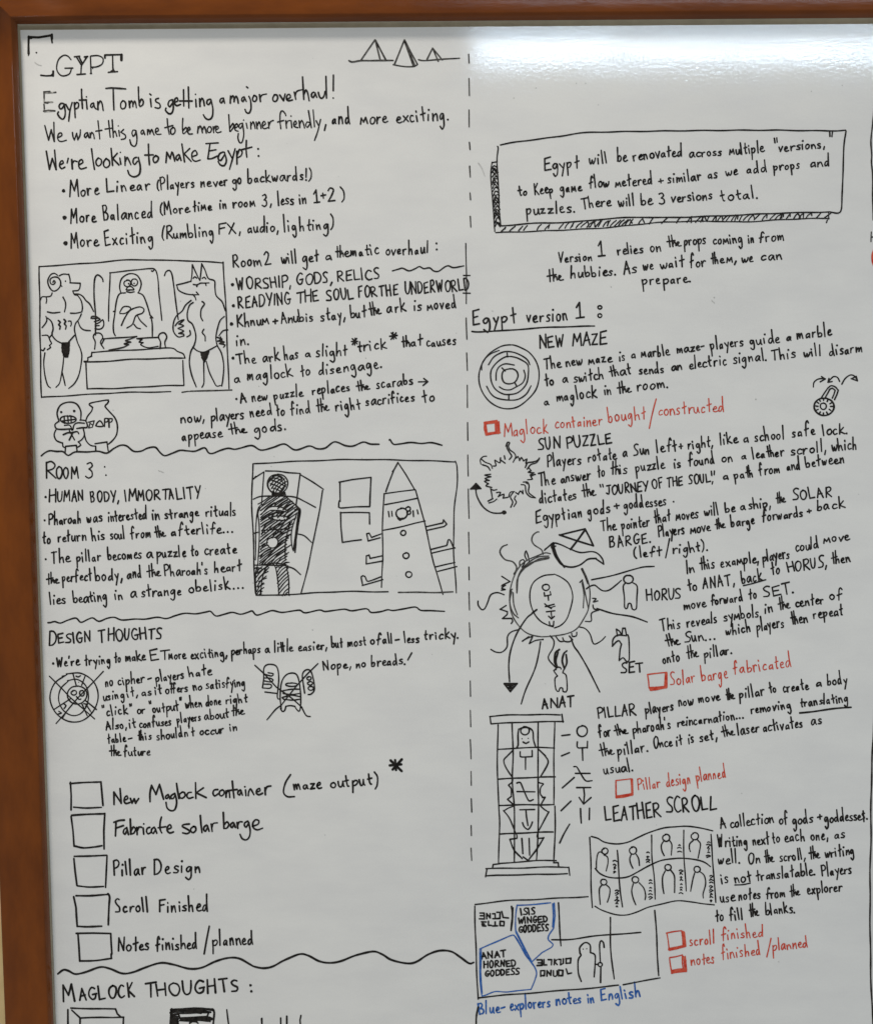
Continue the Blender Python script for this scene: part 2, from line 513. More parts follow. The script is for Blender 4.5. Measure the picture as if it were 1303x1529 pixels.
def write(ink_, tile, xh, slope, w, words, cap=None):
    X0, Y0, S = TILES[tile]
    for item in words.split():
        txt, pos = item.rsplit('@', 1)
        xa, xb, yb = (float(t) for t in pos.split(','))
        k = xh / 10.0 / S * RND.uniform(.95, 1.05)
        gs = [RND.choice(FONT[g]) for g in glyphs(txt)]
        gap = 3.5
        big = tile in ('T1', 'T2', 'T4', 'T5')
        asc = 1.4 if big else 1.12
        mixed = not txt.isupper() or len(txt) == 1 and tile in 'T4'
        gaps = [gap * RND.uniform(.84, 1.25) * (.6 if c_[-1] in 'eu' and RND.random() < .5 else 1) for c_ in glyphs(txt)]
        tilt = slope + RND.uniform(-.03, .012)
        total = sum(g[0] for g in gs) + sum(gaps[:-1]) + ((2.4 if txt == 'the' else 3.0) if len(txt) > 1 else 0)
        xs = (xb - xa) / S / max(total, .5)
        if len(txt) == 1:
            xs = max(k * .5, min(xs, k * 1.1))
        cur = 0.5 if len(txt) > 1 else 0
        ox, oy = X0 + xa / S, Y0 + yb / S
        for (adv, st), ch in zip(gs, glyphs(txt)):
            cap = ch.isupper() and mixed
            sc, dy = RND.uniform(.87, 1.12), RND.uniform(-.8, .8)
            wx = RND.uniform(.84, 1.12)
            sh = RND.uniform(-.09, .08)
            for sk in st.split(';'):
                if sk.startswith('. '):
                    (gx, gy), = nums(sk[1:])
                    x, y = (cur + gx) * xs, (gy + dy) * k
                    ink_.dot(ox + x, oy - y + tilt * x, w * .62)
                    continue
                straight = sk[0] == '!'
                pts = []
                for gx, gy in nums(sk.lstrip('!')):
                    gx = gx * wx + RND.uniform(-.3, .3) + sh * gy
                    if cap:
                        gy *= 1.19 if big else 1.03
                    elif mixed and ch.isalpha() or ch[0] == '^':
                        low = .87 if big else .82
                        gy = 10 * low + (gy - 10) * asc if gy > 10.8 else gy * (1.3 if big else 1.12) if gy < -2 else gy * low
                    gy = gy * sc + dy + RND.uniform(-.28, .28)
                    x, y = (cur + gx) * xs, gy * k
                    pts.append((ox + x - tilt * -y * .6, oy - y + tilt * x))
                ink_.stroke(pts, w, not straight, 0.15)
            cur += adv + gaps.pop(0)


def T(color, rows, label, name='handwritten_line', w=2.75, parent=None, slope=None):
    """one line of handwriting = one part; rows: (tile, x-height, [pen width factor,] words)"""
    k = Ink()
    pts = []
    for r in rows:
        X0, Y0, S = TILES[r[0]]
        for it in r[-1].split():
            a, b, y = (float(t) for t in it.rsplit('@', 1)[1].split(','))
            pts.append((X0 + a / S, Y0 + y / S))
    (xa, ya), (xb, yb) = min(pts), max(pts)
    sl = slope if slope is not None else max(-.22, min(.0, (yb - ya) / (xb - xa))) if xb - xa > 30 else -.07
    for r in rows:
        write(k, r[0], r[1], sl, w * (r[2] if len(r) > 3 else 1), r[-1])
    return k.build(name, color, parent or board, label)


def hatch(k, poly, sp, ang, w, S, holes=()):
    ca, sa = math.cos(ang), math.sin(ang)
    rp = [(x * ca + y * sa, -x * sa + y * ca) for x, y in poly]
    v = min(p[1] for p in rp) + sp * .4
    top = max(p[1] for p in rp)
    while v < top:
        xs = []
        for (xa, ya), (xb, yb) in zip(rp, rp[1:] + rp[:1]):
            if (ya <= v) != (yb <= v):
                xs.append(xa + (v - ya) / (yb - ya) * (xb - xa))
        xs.sort()
        for a, b in zip(xs[::2], xs[1::2]):
            segs = [(a, b)]
            for hx, hy, hrx, hry in holes:
                cu, cv = hx * ca + hy * sa, -hx * sa + hy * ca
                r = max(hrx, hry)
                if abs(v - cv) < r:
                    hw = math.sqrt(r * r - (v - cv) ** 2)
                    segs = [t for s in segs for t in ((s[0], min(s[1], cu - hw)), (max(s[0], cu + hw), s[1])) if t[1] > t[0]]
            for a2, b2 in segs:
                j = sp * .3
                p = [(u * ca - vv * sa, u * sa + vv * ca) for u, vv in ((a2 + RND.uniform(-j, j), v + RND.uniform(-j, j)), ((a2 + b2) / 2, v), (b2 + RND.uniform(-j, j), v + sp * .5 + RND.uniform(-j, j)))]
                k.stroke(p, w, True, .2)
        v += sp * RND.uniform(.8, 1.2)


def D(name, color, tile, strokes, parent=None, label=None, w=2.6, kind=None):
    """a sketch or part of one. strokes split by ';': [wN] then '!' straight | 'o cx cy rx ry' | '. x y r' | 'h gap angle poly' | smooth"""
    X0, Y0, S = TILES[tile]
    k = Ink()
    holes = []
    for s in strokes.replace('\n', ' ').split(';'):
        s = s.strip()
        if not s:
            continue
        ww = w
        if s[0] == 'w':
            a, s = s[1:].split(' ', 1)
            ww = w * float(a)
            s = s.strip()
        c = s[0]
        if c == 'o':
            v = [float(t) for t in s[1:].split()]
            cx, cy, rx = v[:3]
            ry = v[3] if len(v) > 3 else rx
            a0 = RND.uniform(-2.2, -1.2)
            pts = [(cx + rx * (1 + .04 * math.sin(i)) * math.cos(a0 + i * math.tau / 10), cy + ry * math.sin(a0 + i * math.tau / 10)) for i in range(11)]
            pts = [(X0 + x / S, Y0 + y / S) for x, y in pts]
            pts[-1] = (pts[-1][0] + .8, pts[-1][1] + .6)
            k.stroke(pts, ww, True, .15)
        elif c == '.':
            v = [float(t) for t in s[1:].split()]
            k.dot(X0 + v[0] / S, Y0 + v[1] / S, (v[2] / S if len(v) > 2 else 2))
        elif c == 'x':
            v = [float(t) for t in s[1:].split()]
            holes.append((X0 + v[0] / S, Y0 + v[1] / S, v[2] / S, v[2] / S))
        elif c == 'h':
            v = [float(t) for t in s[1:].split()]
            poly = [(X0 + x / S, Y0 + y / S) for x, y in zip(v[2::2], v[3::2])]
            hatch(k, poly, v[0] / S, math.radians(v[1]), ww, S, holes)
        else:
            pts = [(X0 + x / S, Y0 + y / S) for x, y in nums(s.lstrip('!'))]
            k.stroke(pts, ww, c != '!', .1 if name == 'handwritten_words' else .35)
    return k.build(name, color, parent or board, label, kind)

# ================================================================ left column: heading
D('heading', 'k', 'T1', '''w1.5 !155 196 155 240 156 288;w1.4 !155 197 210 200 280 190;w1.2 !158 203 170 204;w1.6 !280 186 281 208;w1.1 !276 196 281 228;
w.7 !152 298 156 290;. 197 283 5;w1.2 !222 405 250 409 288 408;w1.5 !288 384 287 408;w1.2 !276 404 288 392;
385 320 368 302 345 298 318 318 306 350 308 380 328 404 352 407 378 396 388 368;!350 368 392 366;
!402 306 430 303;!412 306 440 350 438 400;!470 304 440 350;!456 305 474 302;!428 308 443 340;!418 400 462 398;
!490 303 492 396;492 302 530 300 556 314 553 342 525 358 495 360;!488 396 494 396;!492 362 504 362;w.8 !500 364 500 368;
!566 297 660 292;w1.3 !568 298 568 312;w1.5 !657 293 656 322;!609 297 612 386;!612 372 606 386;!612 372 622 386;!585 388 634 384;!600 384 612 378''',
  label='black serif lettering EGYPT at the top left, its first letter mostly rubbed out', w=2.7)
D('pyramid_sketch', 'g', 'T2', '''655 325 672 332 720 325 780 326 893 326;!722 322 795 213 853 322;!798 220 822 322;!800 216 850 318;
!955 215 900 345 895 348;895 348 930 356 970 360 1008 356 1024 345;!1024 343 955 216;!956 222 1000 352;!960 222 1008 350;
1030 320 1060 325 1130 322 1175 318 1250 312;!1077 318 1106 258 1158 324;!1108 262 1136 330''', label='three small pyramids on a ground line at the top', w=2.6)
D('handwritten_letter', 'f', 'T1', '!238 500 292 498;!240 500 238 600;!240 552 285 550;!238 600 296 598', w=2.6, label='faded dashed capital E of the first line')
D('handwritten_letter_trace', 'g', 'T1', '!236 496 270 494;!292 498 302 497;!238 505 238 530;!242 552 258 554;!236 562 240 585;!236 600 262 596 298 598', w=2.4)
D('handwritten_words', 'k', 'X1', """222 222 200 222 183 248 195 275 215 268 234 235;232 225 245 300 240 350 222 375 195 362 170 325 178 305;!250 232 278 282;312 212 290 290 277 395;332 215 338 290 342 360;335 238 355 212 375 225 370 260 345 275;
402 85 403 140 412 270;!380 190 450 187;!450 192 457 275;. 450 157 8;520 218 500 225 490 250 502 262 518 245 524 225;522 225 532 262 546 275;!560 205 562 282;562 240 585 198 602 225 613 290;640 76 700 72 832 80;!710 78 713 180 718 285;
805 195 785 220 785 260 803 275 828 260 832 220 815 198 802 198;!865 200 872 262;870 230 888 195 900 215 903 255;903 235 918 200 928 215 937 265;955 62 958 150 965 240;965 215 985 180 1002 200 998 235 972 252;!1072 178 1080 255;!1066 130 1078 140;1150 172 1125 180 1125 205 1160 225 1168 255 1150 270 1118 262""",
  label="first black line, 'Egyptian Tomb is'", w=3.0)
D('handwritten_words', 'k', 'X2', """38 142 15 150 5 178 18 195 38 168;38 150 45 200 35 240 12 248 -14 222 -10 205;48 165 78 150 72 128 55 140 54 172 70 188 98 178;!120 68 122 190;!157 48 160 205;!92 152 185 152;!212 140 215 195;. 210 102 6;!240 135 243 192;243 165 258 132 270 148 277 188;
322 138 300 145 295 170 310 178 328 150;326 142 340 210 335 270 310 292 285 282 268 255;420 130 400 135 393 155 404 166 420 146;420 135 428 168;!472 115 470 168;472 138 488 115 500 130 499 158;499 140 515 118 525 135 530 168;575 122 560 128 555 148 565 156 578 135;577 128 590 156;
610 118 622 150 625 210 610 243 590 238 580 215;!592 46 602 54;650 110 638 130 640 150 655 156 668 140 665 118 648 110;!688 105 695 156;692 132 705 108 740 100;800 108 788 130 792 152 812 155 825 130 818 108 800 105;!840 108 868 150;!868 150 880 100;893 140 920 124 912 102 895 110 890 138 905 150 935 144;
!948 85 960 140;955 115 968 80 1015 65;!1010 -28 1020 140;1020 102 1035 70 1048 90 1060 150;1095 85 1080 95 1078 118 1090 126 1105 100;1105 92 1118 126;1128 88 1138 122 1155 132 1172 112 1178 80;!1186 -32 1190 130;!1242 -42 1240 75;. 1240 130 6.5""",
  label="first black line, 'getting a major overhaul!'", w=3.0)
D('handwritten_words', 'k', 'X1', '''!45 438 82 578;!82 578 108 478;!108 478 138 590;!138 590 133 405;178 552 212 532 206 508 182 515 170 550 182 585 212 592 255 580;315 505 320 545 332 578;!332 578 355 512;!355 512 366 574;366 574 388 530 392 478;460 505 438 515 430 540 443 554 462 525;461 508 475 556;
!485 510 490 556;488 532 502 505 518 522 527 565;562 390 570 470 580 568;!542 492 600 484;!665 390 682 550;!632 472 700 462;!700 382 712 552;712 512 728 490 738 512 746 542;!765 485 771 540;. 760 440 7;!812 476 785 502;785 502 828 530 826 562 788 572;
930 485 905 480 893 510 905 540 925 520 933 488;932 490 942 560 935 620 915 640 885 620 873 575;1000 480 985 490 982 512 993 522 1008 500;1007 488 1018 526;!1045 478 1045 526;1046 502 1058 478 1068 500 1068 518;1070 502 1085 475 1096 500 1108 528;1123 500 1150 486 1142 462 1125 470 1120 500 1136 522 1176 520''',
  label="second black line, 'We want this game'")
D('handwritten_words', 'k', 'X2', '''-2 285 3 340 14 402;!-20 352 40 335;42 350 24 366 26 396 44 400 58 378 52 354 40 350;115 282 112 340 116 395;118 372 140 350 146 374 122 398;150 377 170 364 162 348 150 364 158 398 186 398;!230 345 225 392;230 364 245 340 256 358 262 390;262 368 275 345 285 365 291 392;
310 345 298 365 305 388 322 385 330 362 320 345 308 345;!342 345 346 390;345 367 358 342 372 342;364 370 382 356 375 342 365 350 362 376 375 390 402 382;!458 255 466 380;468 352 490 320 496 345 472 380;505 356 528 340 518 322 505 340 508 370 530 378;562 318 540 325 535 348 548 356 562 330;562 326 571 400 560 458 542 465 528 432 531 395;
!590 318 598 356;. 570 295 6;!622 310 625 362;625 337 640 308 650 328 656 358;!665 310 672 360;672 337 685 308 694 324 701 358;712 341 735 322 724 305 711 320 712 352 728 360 752 352;!755 310 760 358;758 337 770 308 792 298;848 360 842 300 845 242 860 225 880 245 886 262;!825 310 870 298;
!885 300 890 356;888 327 900 302 918 298;!925 300 930 352;. 925 265 6;948 335 965 320 958 302 946 315 948 343 975 352;!985 300 990 350;990 327 1005 298 1018 322 1026 355;1065 315 1045 310 1035 333 1047 350 1068 322;!1055 225 1076 352;!1090 218 1100 346;!1112 300 1130 336;1145 290 1124 380 1100 448;!1185 330 1175 372''',
  label="second black line, 'to be more beginner friendly,'")
T('k', [('T2', 42, 'and@562,668,672 more@715,872,670 exciting.@910,1200,662')],
  "second black line, 'and more exciting.'", slope=-.06)
D('handwritten_words', 'k', 'X3', """!55 150 82 312;!82 312 108 215;!108 215 142 312;!142 312 128 140;172 270 205 256 198 235 180 245 172 280 190 306 218 292;!248 213 238 255;!280 225 285 306;283 262 300 236 328 242;342 272 378 250 367 225 345 240 341 283 360 308 408 295;!455 130 466 220 480 310;
515 210 495 235 498 268 518 282 540 262 540 225 512 210;585 215 562 245 562 280 585 296 612 275 610 235 582 215;!628 125 640 276;!682 168 640 215;!640 215 696 272;!705 210 714 264;. 710 160 7;!750 200 752 276;752 242 770 205 785 232 802 270;850 205 828 215 820 248 835 268 860 240;868 205 885 290 875 355 830 378 790 360 775 322;
957 88 960 180 967 270;!925 185 1000 183;1025 190 1002 205 1000 235 1015 252 1040 235 1046 205 1022 190;!1120 160 1112 250;!1120 160 1150 215;1150 215 1165 160 1178 185 1190 238;1225 180 1205 195 1203 218 1216 230 1232 202;1232 184 1246 232""",
  label="third black line, 'We're looking to ma'", w=3.0)
D('handwritten_words', 'k', 'T4', """!838 125 852 222;!880 150 850 178;!850 178 888 220;895 193 920 182 910 160 893 173 893 203 910 219 937 212;!1034 119 968 123;!990 122 978 205;!984 163 1022 156;978 206 1000 204 1030 190;1062 168 1042 178 1034 204 1048 214 1068 184;1068 170 1079 215 1066 243 1045 238 1034 220;
!1088 162 1108 200;1126 150 1112 205 1095 262;!1135 165 1136 234;1136 184 1150 155 1164 168 1157 190 1138 200;1186 106 1185 160 1189 196;!1160 156 1216 142;. 1250 152 6;. 1252 190 6""",
  label="third black line, 'ke Egypt:'", w=3.0)
D('bullet', 'k', 'T4', '. 199 378 10.0')
T('k', [('T4', 39, 'More@232,402,408 Linear@432,678,388'), ('T4', 31, '(Players@706,912,374 never@940,1094,360 go@1110,1168,345'),
        ('T5', 34, 'backwards!)@108,458,335')], "bullet line 'More Linear (Players never go backwards!)'", slope=-.055)
D('bullet', 'k', 'T4', '. 204 524 11.9')
T('k', [('T4', 39, 'More@236,384,552 Balanced@415,688,540'), ('T4', 31, '(More@722,885,506 time@898,1005,488 in@1042,1085,477 room@1115,1243,470'),
        ('T5', 33, '3,@185,245,460 less@270,362,456 in@386,430,448'), ('T5', 38, '1@462,510,444 +@506,532,425 2@542,592,438 )@615,650,432')], "bullet line 'More Balanced (More time in room 3, less in 1+2)'", slope=-.06)
D('bullet', 'k', 'T4', '. 210 662 12.5')
T('k', [('T4', 39, 'More@238,395,686 Exciting@423,690,672'), ('T4', 34, '(Rumbling@730,1018,640 FX,@1036,1165,615'),
        ('T5', 34, 'audio,@108,280,606 lighting)@300,578,600')], "bullet line 'More Exciting (Rumbling FX, audio, lighting)'", slope=-.06)

# ---------------------------------------------------------------- tomb drawing
tomb = D('tomb_sketch', 'k', 'T8', '78 118 82 400 86 700 92 938;78 118 200 108 400 95 650 74 870 78 1000 80 1232 93;1232 90 1245 300 1258 600 1268 882;92 938 300 925 600 908 905 903',
         label='framed black drawing of two animal-headed figures beside a seated mummy and an altar', w=2.5)
D('frame_line', 'g', 'T8', '975 905 1010 901 1035 901;1030 900 1130 895 1285 893', tomb)
D('ram_headed_figure', 'k', 'T8', '''165 215 172 205 180 215 170 230 152 225 148 200 165 185 195 185 212 210 208 240 185 265 160 268 138 240 132 205 150 170 175 160 195 172;
205 176 230 165 262 166;262 166 270 195 272 218;!272 220 335 222;335 222 333 245 322 265 288 268;288 270 298 292 318 296;. 243 208 5;!215 235 222 243;
85 325 95 305 125 305 150 300 158 282;120 305 124 325 120 345;300 290 330 290 355 305 372 328 395 348 410 375 420 398;320 300 340 330 348 370 345 398;
130 402 165 408 210 402;275 408 310 408 345 400;228 310 243 340 245 370 238 402;w1.2 200 455 212 465 202 480 212 490 208 508;w1.2 235 450 245 462 236 478 247 490 242 510;
262 460 278 460 280 480 275 490;122 428 128 452 118 475 98 500;130 440 155 465 165 510 158 545 185 580 225 600;342 415 325 450 305 475 298 510 305 545 318 590 340 640 347 690 330 790 300 850 262 882;
!298 548 262 592;320 458 335 495 360 515 400 520;95 548 130 548 145 580 155 600 142 612 150 625 130 640;!142 562 160 540;90 640 102 645 112 630;
115 660 108 720 115 800 130 860 148 878;232 685 228 740 218 800 205 850 182 876;222 780 232 825 240 865;h 4.5 15 220 595 268 595 266 650 258 685 236 685 222 650;!220 595 268 594''', tomb, w=2.4)
D('crook', 'k', 'T8', '478 210 472 190 443 170 425 200 424 300 430 420 432 545', tomb, w=2.6)
D('fist', 'k', 'T8', '405 440 412 428 440 430 445 440 410 442;435 430 455 442 458 450 425 462;428 478 455 466 475 450 483 478 475 502 455 512 430 508;430 490 455 488', tomb, w=2.4)
D('seated_mummy', 'k', 'T8', '''590 278 583 240 595 190 640 162 690 172 718 215 715 250 700 282;o 632 222 21;o 676 216 20 23;. 640 224 6;. 674 222 5;622 262 636 244 655 242 672 258;!625 262 670 262;628 275 650 280 676 275;!640 268 650 266;
620 283 582 290 562 340 550 420 542 480 545 530 556 552;700 280 730 295 750 340 770 410 785 470 787 555;!770 420 790 440;!775 440 785 430;!545 400 558 396;
595 485 615 440 642 398 668 382;582 405 605 370 640 368 652 382 620 408 585 410;630 503 665 478 685 425 725 408 735 385 710 370 665 382 642 396;692 420 710 455 750 492;672 478 690 500 712 506''', tomb, w=2.4)
D('throne', 'k', 'T8', '512 458 518 300 522 155;522 155 600 148 680 138 770 128 808 138 825 200 830 300 848 455;782 143 790 146 798 138', tomb, w=2.4)
D('altar', 'k', 'T8', '''425 635 430 590 418 560 430 538 462 535 478 560 462 592 482 630;835 630 838 590 825 560 838 538 865 535 880 560 868 590 872 625;482 572 600 562 690 554;!700 568 822 562;!485 572 470 602;
515 640 600 626 640 608;640 608 612 602 652 590;652 590 618 582 650 572 690 556;690 570 722 576;722 576 705 592 730 596;730 596 715 608 760 626 825 616;
410 655 500 648 650 642 800 632 910 630 945 650 980 664 992 690;410 655 406 680;406 680 382 690;382 690 382 708 360 712;360 716 450 715 650 700 850 694 990 690;!372 724 380 885;380 885 600 880 800 868 985 862;!980 705 986 862''', tomb, w=2.5)
D('crook', 'k', 'T8', '865 175 875 150 895 142 910 165 920 230 935 340 952 450', tomb, w=2.6)
D('jackal_headed_figure', 'k', 'T8', '''940 232 990 222 1030 210;1030 210 1038 160 1040 105;1040 105 1060 150 1085 202;1085 202 1092 150 1098 100;1098 100 1120 140 1140 190 1178 205 1180 250 1188 300 1225 340 1245 395;
940 235 950 265 990 285 1040 292 1080 292;!1065 275 1080 292;1040 292 1055 310 1060 328;1045 192 1055 182 1068 190;1100 190 1112 182 1122 192;1045 228 1068 232 1090 222 1110 222 1145 220;!1070 232 1068 240;!1120 222 1125 236;
1045 342 1022 360 1008 410 1012 455 1035 475 1050 510 1060 560 1050 610 1030 650 1022 720 1035 800 1062 872;1100 338 1115 352 1095 385 1093 430 1105 455;1110 510 1100 530 1118 552 1120 582;
1040 620 1070 645 1110 655 1150 640 1195 615;1240 430 1215 455 1200 500 1188 560 1195 610 1220 660 1235 740 1232 820 1225 865;1260 515 1230 520 1205 550;
1195 560 1225 570;1225 570 1200 585;1200 585 1240 590;1240 590 1210 600 1245 610 1235 625;!1215 560 1235 600;h 4 60 1092 658 1145 650 1132 690 1115 718 1100 690;
1112 715 1112 800 1110 850 1098 875;1128 712 1145 780 1170 835 1190 868 1215 864;1030 330 995 360 975 395 940 425 922 470 922 525 950 560 985 552;
930 490 950 465 985 450 955 478;955 478 985 490 950 505;950 505 985 520 955 535;955 535 985 540 985 552;1022 520 1026 545 1005 558''', tomb, w=2.4)

# ---------------------------------------------------------------- room 2
T('k', [('U1', 33, 'Room@60,205,162'), ('U1', 35, '2@218,270,152 will@302,382,146 get@405,495,138 a@522,555,125 thematic@568,795,114'), ('U1', 35, 'overhaul@822,1040,104 :@1072,1078,78')], "line 'Room 2 will get a thematic overhaul:'", slope=-.07)
D('bullet', 'k', 'U1', '. 57 250 8.8')
T('k', [('U1', 32, 'WORSHIP,@80,355,275 GODS,@376,560,250 RELICS@580,800,232')], "capitals 'WORSHIP, GODS, RELICS'", slope=-.06)
D('wavy_line', 'k', 'U1', '855 180 885 172 905 168 935 182 965 172 988 160 1010 170 1040 165 1060 180 1085 182 1115 162 1135 156 1160 166 1210 157', w=2.7)
D('bullet', 'k', 'U1', '. 62 355 8.8')
T('k', [('U1', 31, 'READYING@85,355,366 THE@375,495,340 SOUL@525,665,330 FOR@685,780,314 THE@788,890,306 UNDERWORLD@918,1245,298')], "capitals 'READYING THE SOUL FOR THE UNDERWORLD', running over the dashed divider", slope=-.065)
D('bullet', 'k', 'U1', '. 52 446 9.4')
T('k', [('U1', 33, 'Khnum@80,245,462 +@260,282,452 Anubis@300,465,444 stay,@497,625,432 but@645,728,415 the@738,800,402 ark@828,932,392 is@962,1005,382 moved@1028,1178,375')], "bullet line 'Khnum + Anubis stay, but the ark is moved'", slope=-.08)
T('k', [('U1', 33, 'in.@76,145,556')], "short line 'in.'")
D('bullet', 'k', 'U2', '. 60 182 8.1')
T('k', [('U2', 32, 'The@78,185,212 ark@208,298,202 has@315,390,190 a@422,452,176 slight@475,635,176 *@650,652,150 trick@680,832,150 that@900,1008,128 causes@1025,1178,125'.replace('*@650,652,150 ', ''))], "bullet line 'The ark has a slight *trick* that causes'", slope=-.08)
D('asterisk', 'k', 'U2', '!650 98 682 98;!655 86 678 112;!678 84 656 114;!668 82 666 116', w=2.6)
D('asterisk', 'k', 'U2', '!840 72 878 68;!848 56 872 84;!872 56 846 88;!858 54 860 88', w=2.6)
T('k', [('U2', 34, 'a@68,105,305 maglock@130,362,294 to@398,450,272 disengage.@485,808,266')], "line 'a maglock to disengage.'")
D('bullet', 'k', 'U2', '. 77 386 6.2')
T('k', [('U2', 29, 'A@98,136,406 new@155,235,398 puzzle@265,415,388 replaces@455,648,364 the@675,742,345 scarabs@775,962,334')], "bullet line 'A new puzzle replaces the scarabs', ending in an arrow")
D('arrow', 'k', 'U2', '!985 300 1030 300;!1010 285 1030 300 1008 318', w=2.6)
T('k', [('U3', 42, 'now,@952,1115,224'), ('U3', 42, 'players@1150,1369,212'), ('U2', 32, 'need@145,260,474 to@278,320,468 find@348,450,462 the@475,545,450 right@572,702,446 sacrifices@722,970,420 to@1005,1072,402')],
  "line 'now, players need to find the right sacrifices to'", slope=-.085)
T('k', [('U3', 42, 'appease@962,1232,338'), ('U2', 33, 'the@38,130,562 gods.@165,330,556')], "line 'appease the gods.'", slope=-.08)
cr = D('skeleton_sketch', 'k', 'U3', '''165 215 152 160 175 108 230 87 280 98 308 145 308 200;o 226 201 51 25;!178 210 270 200;!200 186 202 226;!222 178 225 224;!245 178 246 220;. 180 153 8;. 264 146 9;
158 217 138 235 148 262 190 266 240 262 250 270;145 270 135 300 150 335 188 352;340 210 320 206 300 205;340 210 350 235 346 252 320 252 280 258;254 268 262 238 285 224 330 226;
325 262 332 300 315 330 290 345;195 298 225 285 250 285 285 278 294 292;!232 332 258 282;!232 272 265 335;200 240 235 240 250 268;188 350 190 375 205 382;290 345 305 365 284 380;!207 412 210 375 278 370 282 408''',
       label='bald toothy skeleton with folded arms, beside a jar', w=2.6)
D('jar_sketch', 'k', 'U3', '''382 122 360 105 370 95 420 85 485 76 480 98 465 115 495 150 530 190 545 240 538 300 510 340 485 362;382 122 376 146 350 180 340 205;332 302 345 340 372 368 405 375;
!405 375 405 400;!400 357 478 348 485 405;w.8 !355 220 395 210 382 250 358 255 366 220;w.7 !368 228 384 238;405 240 430 208 452 242 405 240;!462 245 462 195;462 195 482 196 480 215 462 220;!492 250 490 195;490 195 510 198 506 216 490 222''',
  label='round jar lettered ZAPP, beside the toothy skeleton', w=2.6)
D('wavy_line', 'k', 'P', ' '.join('%.1f %.1f' % (50 + x / 4.343, 580 + y / 4.343) for x, y in nums('52 435 75 415 105 402 150 408 190 410 225 435 270 412 350 410 420 406 475 420 520 390 565 368 605 372 650 405 700 405 740 388 790 382 820 415 850 435 900 418 950 400 1000 405 1050 408 1110 385 1135 415 1160 420 1210 400 1260 388 1303 395'))
  + ' ' + ' '.join('%.1f %.1f' % (330 + x / 3.341, 480 + y / 3.341) for x, y in nums('98 632 155 618 200 640 260 628 315 612 370 640 440 620 480 635 520 632 565 600 620 618 660 620 710 602 745 612 788 612')), w=2.7, label='wavy line under the room 2 notes')
D('wavy_line', 'k', 'U2', '838 592 842 590 858 612 890 610 945 602 1000 608 1050 605 1102 618', w=2.6)

# ---------------------------------------------------------------- room 3
T('k', [('U3', 58, 'R@82,148,580'), ('U3', 42, 'OOM@146,298,580'), ('U3', 56, '3@338,415,582')], "heading 'ROOM 3:'", 'heading', 3.0, slope=-.01)
D('colon', 'k', 'U3', '. 462 508 6;. 470 562 6')
D('bullet', 'k', 'U4', '. 68 82 7.5')
T('k', [('U4', 37, 'H@88,124,108'), ('U4', 32, 'UMAN@132,285,106'), ('U4', 36, 'BODY,@318,482,110 IMMORTALITY@510,935,104')], "capitals 'HUMAN BODY, IMMORTALITY'", slope=-.02)
D('bullet', 'k', 'U4', '. 62 212 6.2')
T('k', [('U4', 34, 'Pharoah@85,272,236 was@298,388,222 interested@415,632,218 in@660,705,207 strange@730,925,204 rituals@958,1132,192')], "bullet line 'Pharoah was interested in strange rituals'", slope=-.06)
T('k', [('U4', 34, 'to@50,100,340 return@135,298,332 his@325,402,326 soul@428,512,318 from@540,660,312 the@675,745,304 afterlife...@765,1115,296')], "line 'to return his soul from the afterlife...'", slope=-.06)
D('bullet', 'k', 'U4', '. 68 428 6.2')
T('k', [('U4', 35, 'The@98,212,450 pillar@240,380,444 becomes@415,605,434 a@632,660,422 puzzle@685,855,420 to@875,922,408 create@952,1138,404')], "bullet line 'The pillar becomes a puzzle to create'", slope=-.05)
T('k', [('U4', 35, "the@68,138,565 perfect@160,328,552 body,@345,500,548 and@520,608,534 the@628,705,528 Pharoah's@730,975,522 heart@1005,1160,500")], "line 'the perfect body, and the Pharoah's heart'", slope=-.06)
T('k', [('U4', 35, 'lies@90,188,682 beating@222,415,672 in@452,505,654 a@542,570,642 strange@600,832,638 obelisk...@865,1175,614')], "line 'lies beating in a strange obelisk...'", slope=-.065)
mum = D('mummy_and_obelisk_sketch', 'k', 'U5', '63 82 200 73 300 68 600 58 900 62 1160 70;63 82 58 300 66 500 75 750 80 790;1158 68 1166 100 1165 200 1150 350 1148 550 1162 778;80 790 200 792 300 785 550 772 795 774', label='framed black drawing of a scribbled mummy in a coffin and a pointed obelisk with arms', w=2.4)
D('frame_line', 'g', 'U5', '850 775 1000 777 1145 774', mum)
D('coffin', 'k', 'U5', '''!65 162 122 125;!122 125 112 300;130 120 200 120 260 130 318 134;!320 134 310 200 300 270 296 300;320 140 380 175 445 220;!440 225 425 320 395 480 360 640 325 780;
65 272 90 260 120 255 200 256 290 262 345 285 402 315;70 455 90 450;300 460 340 470 380 505;245 635 285 650 322 680;70 630 150 628 240 632;!80 150 68 165;!100 138 72 158''', mum, w=2.2)
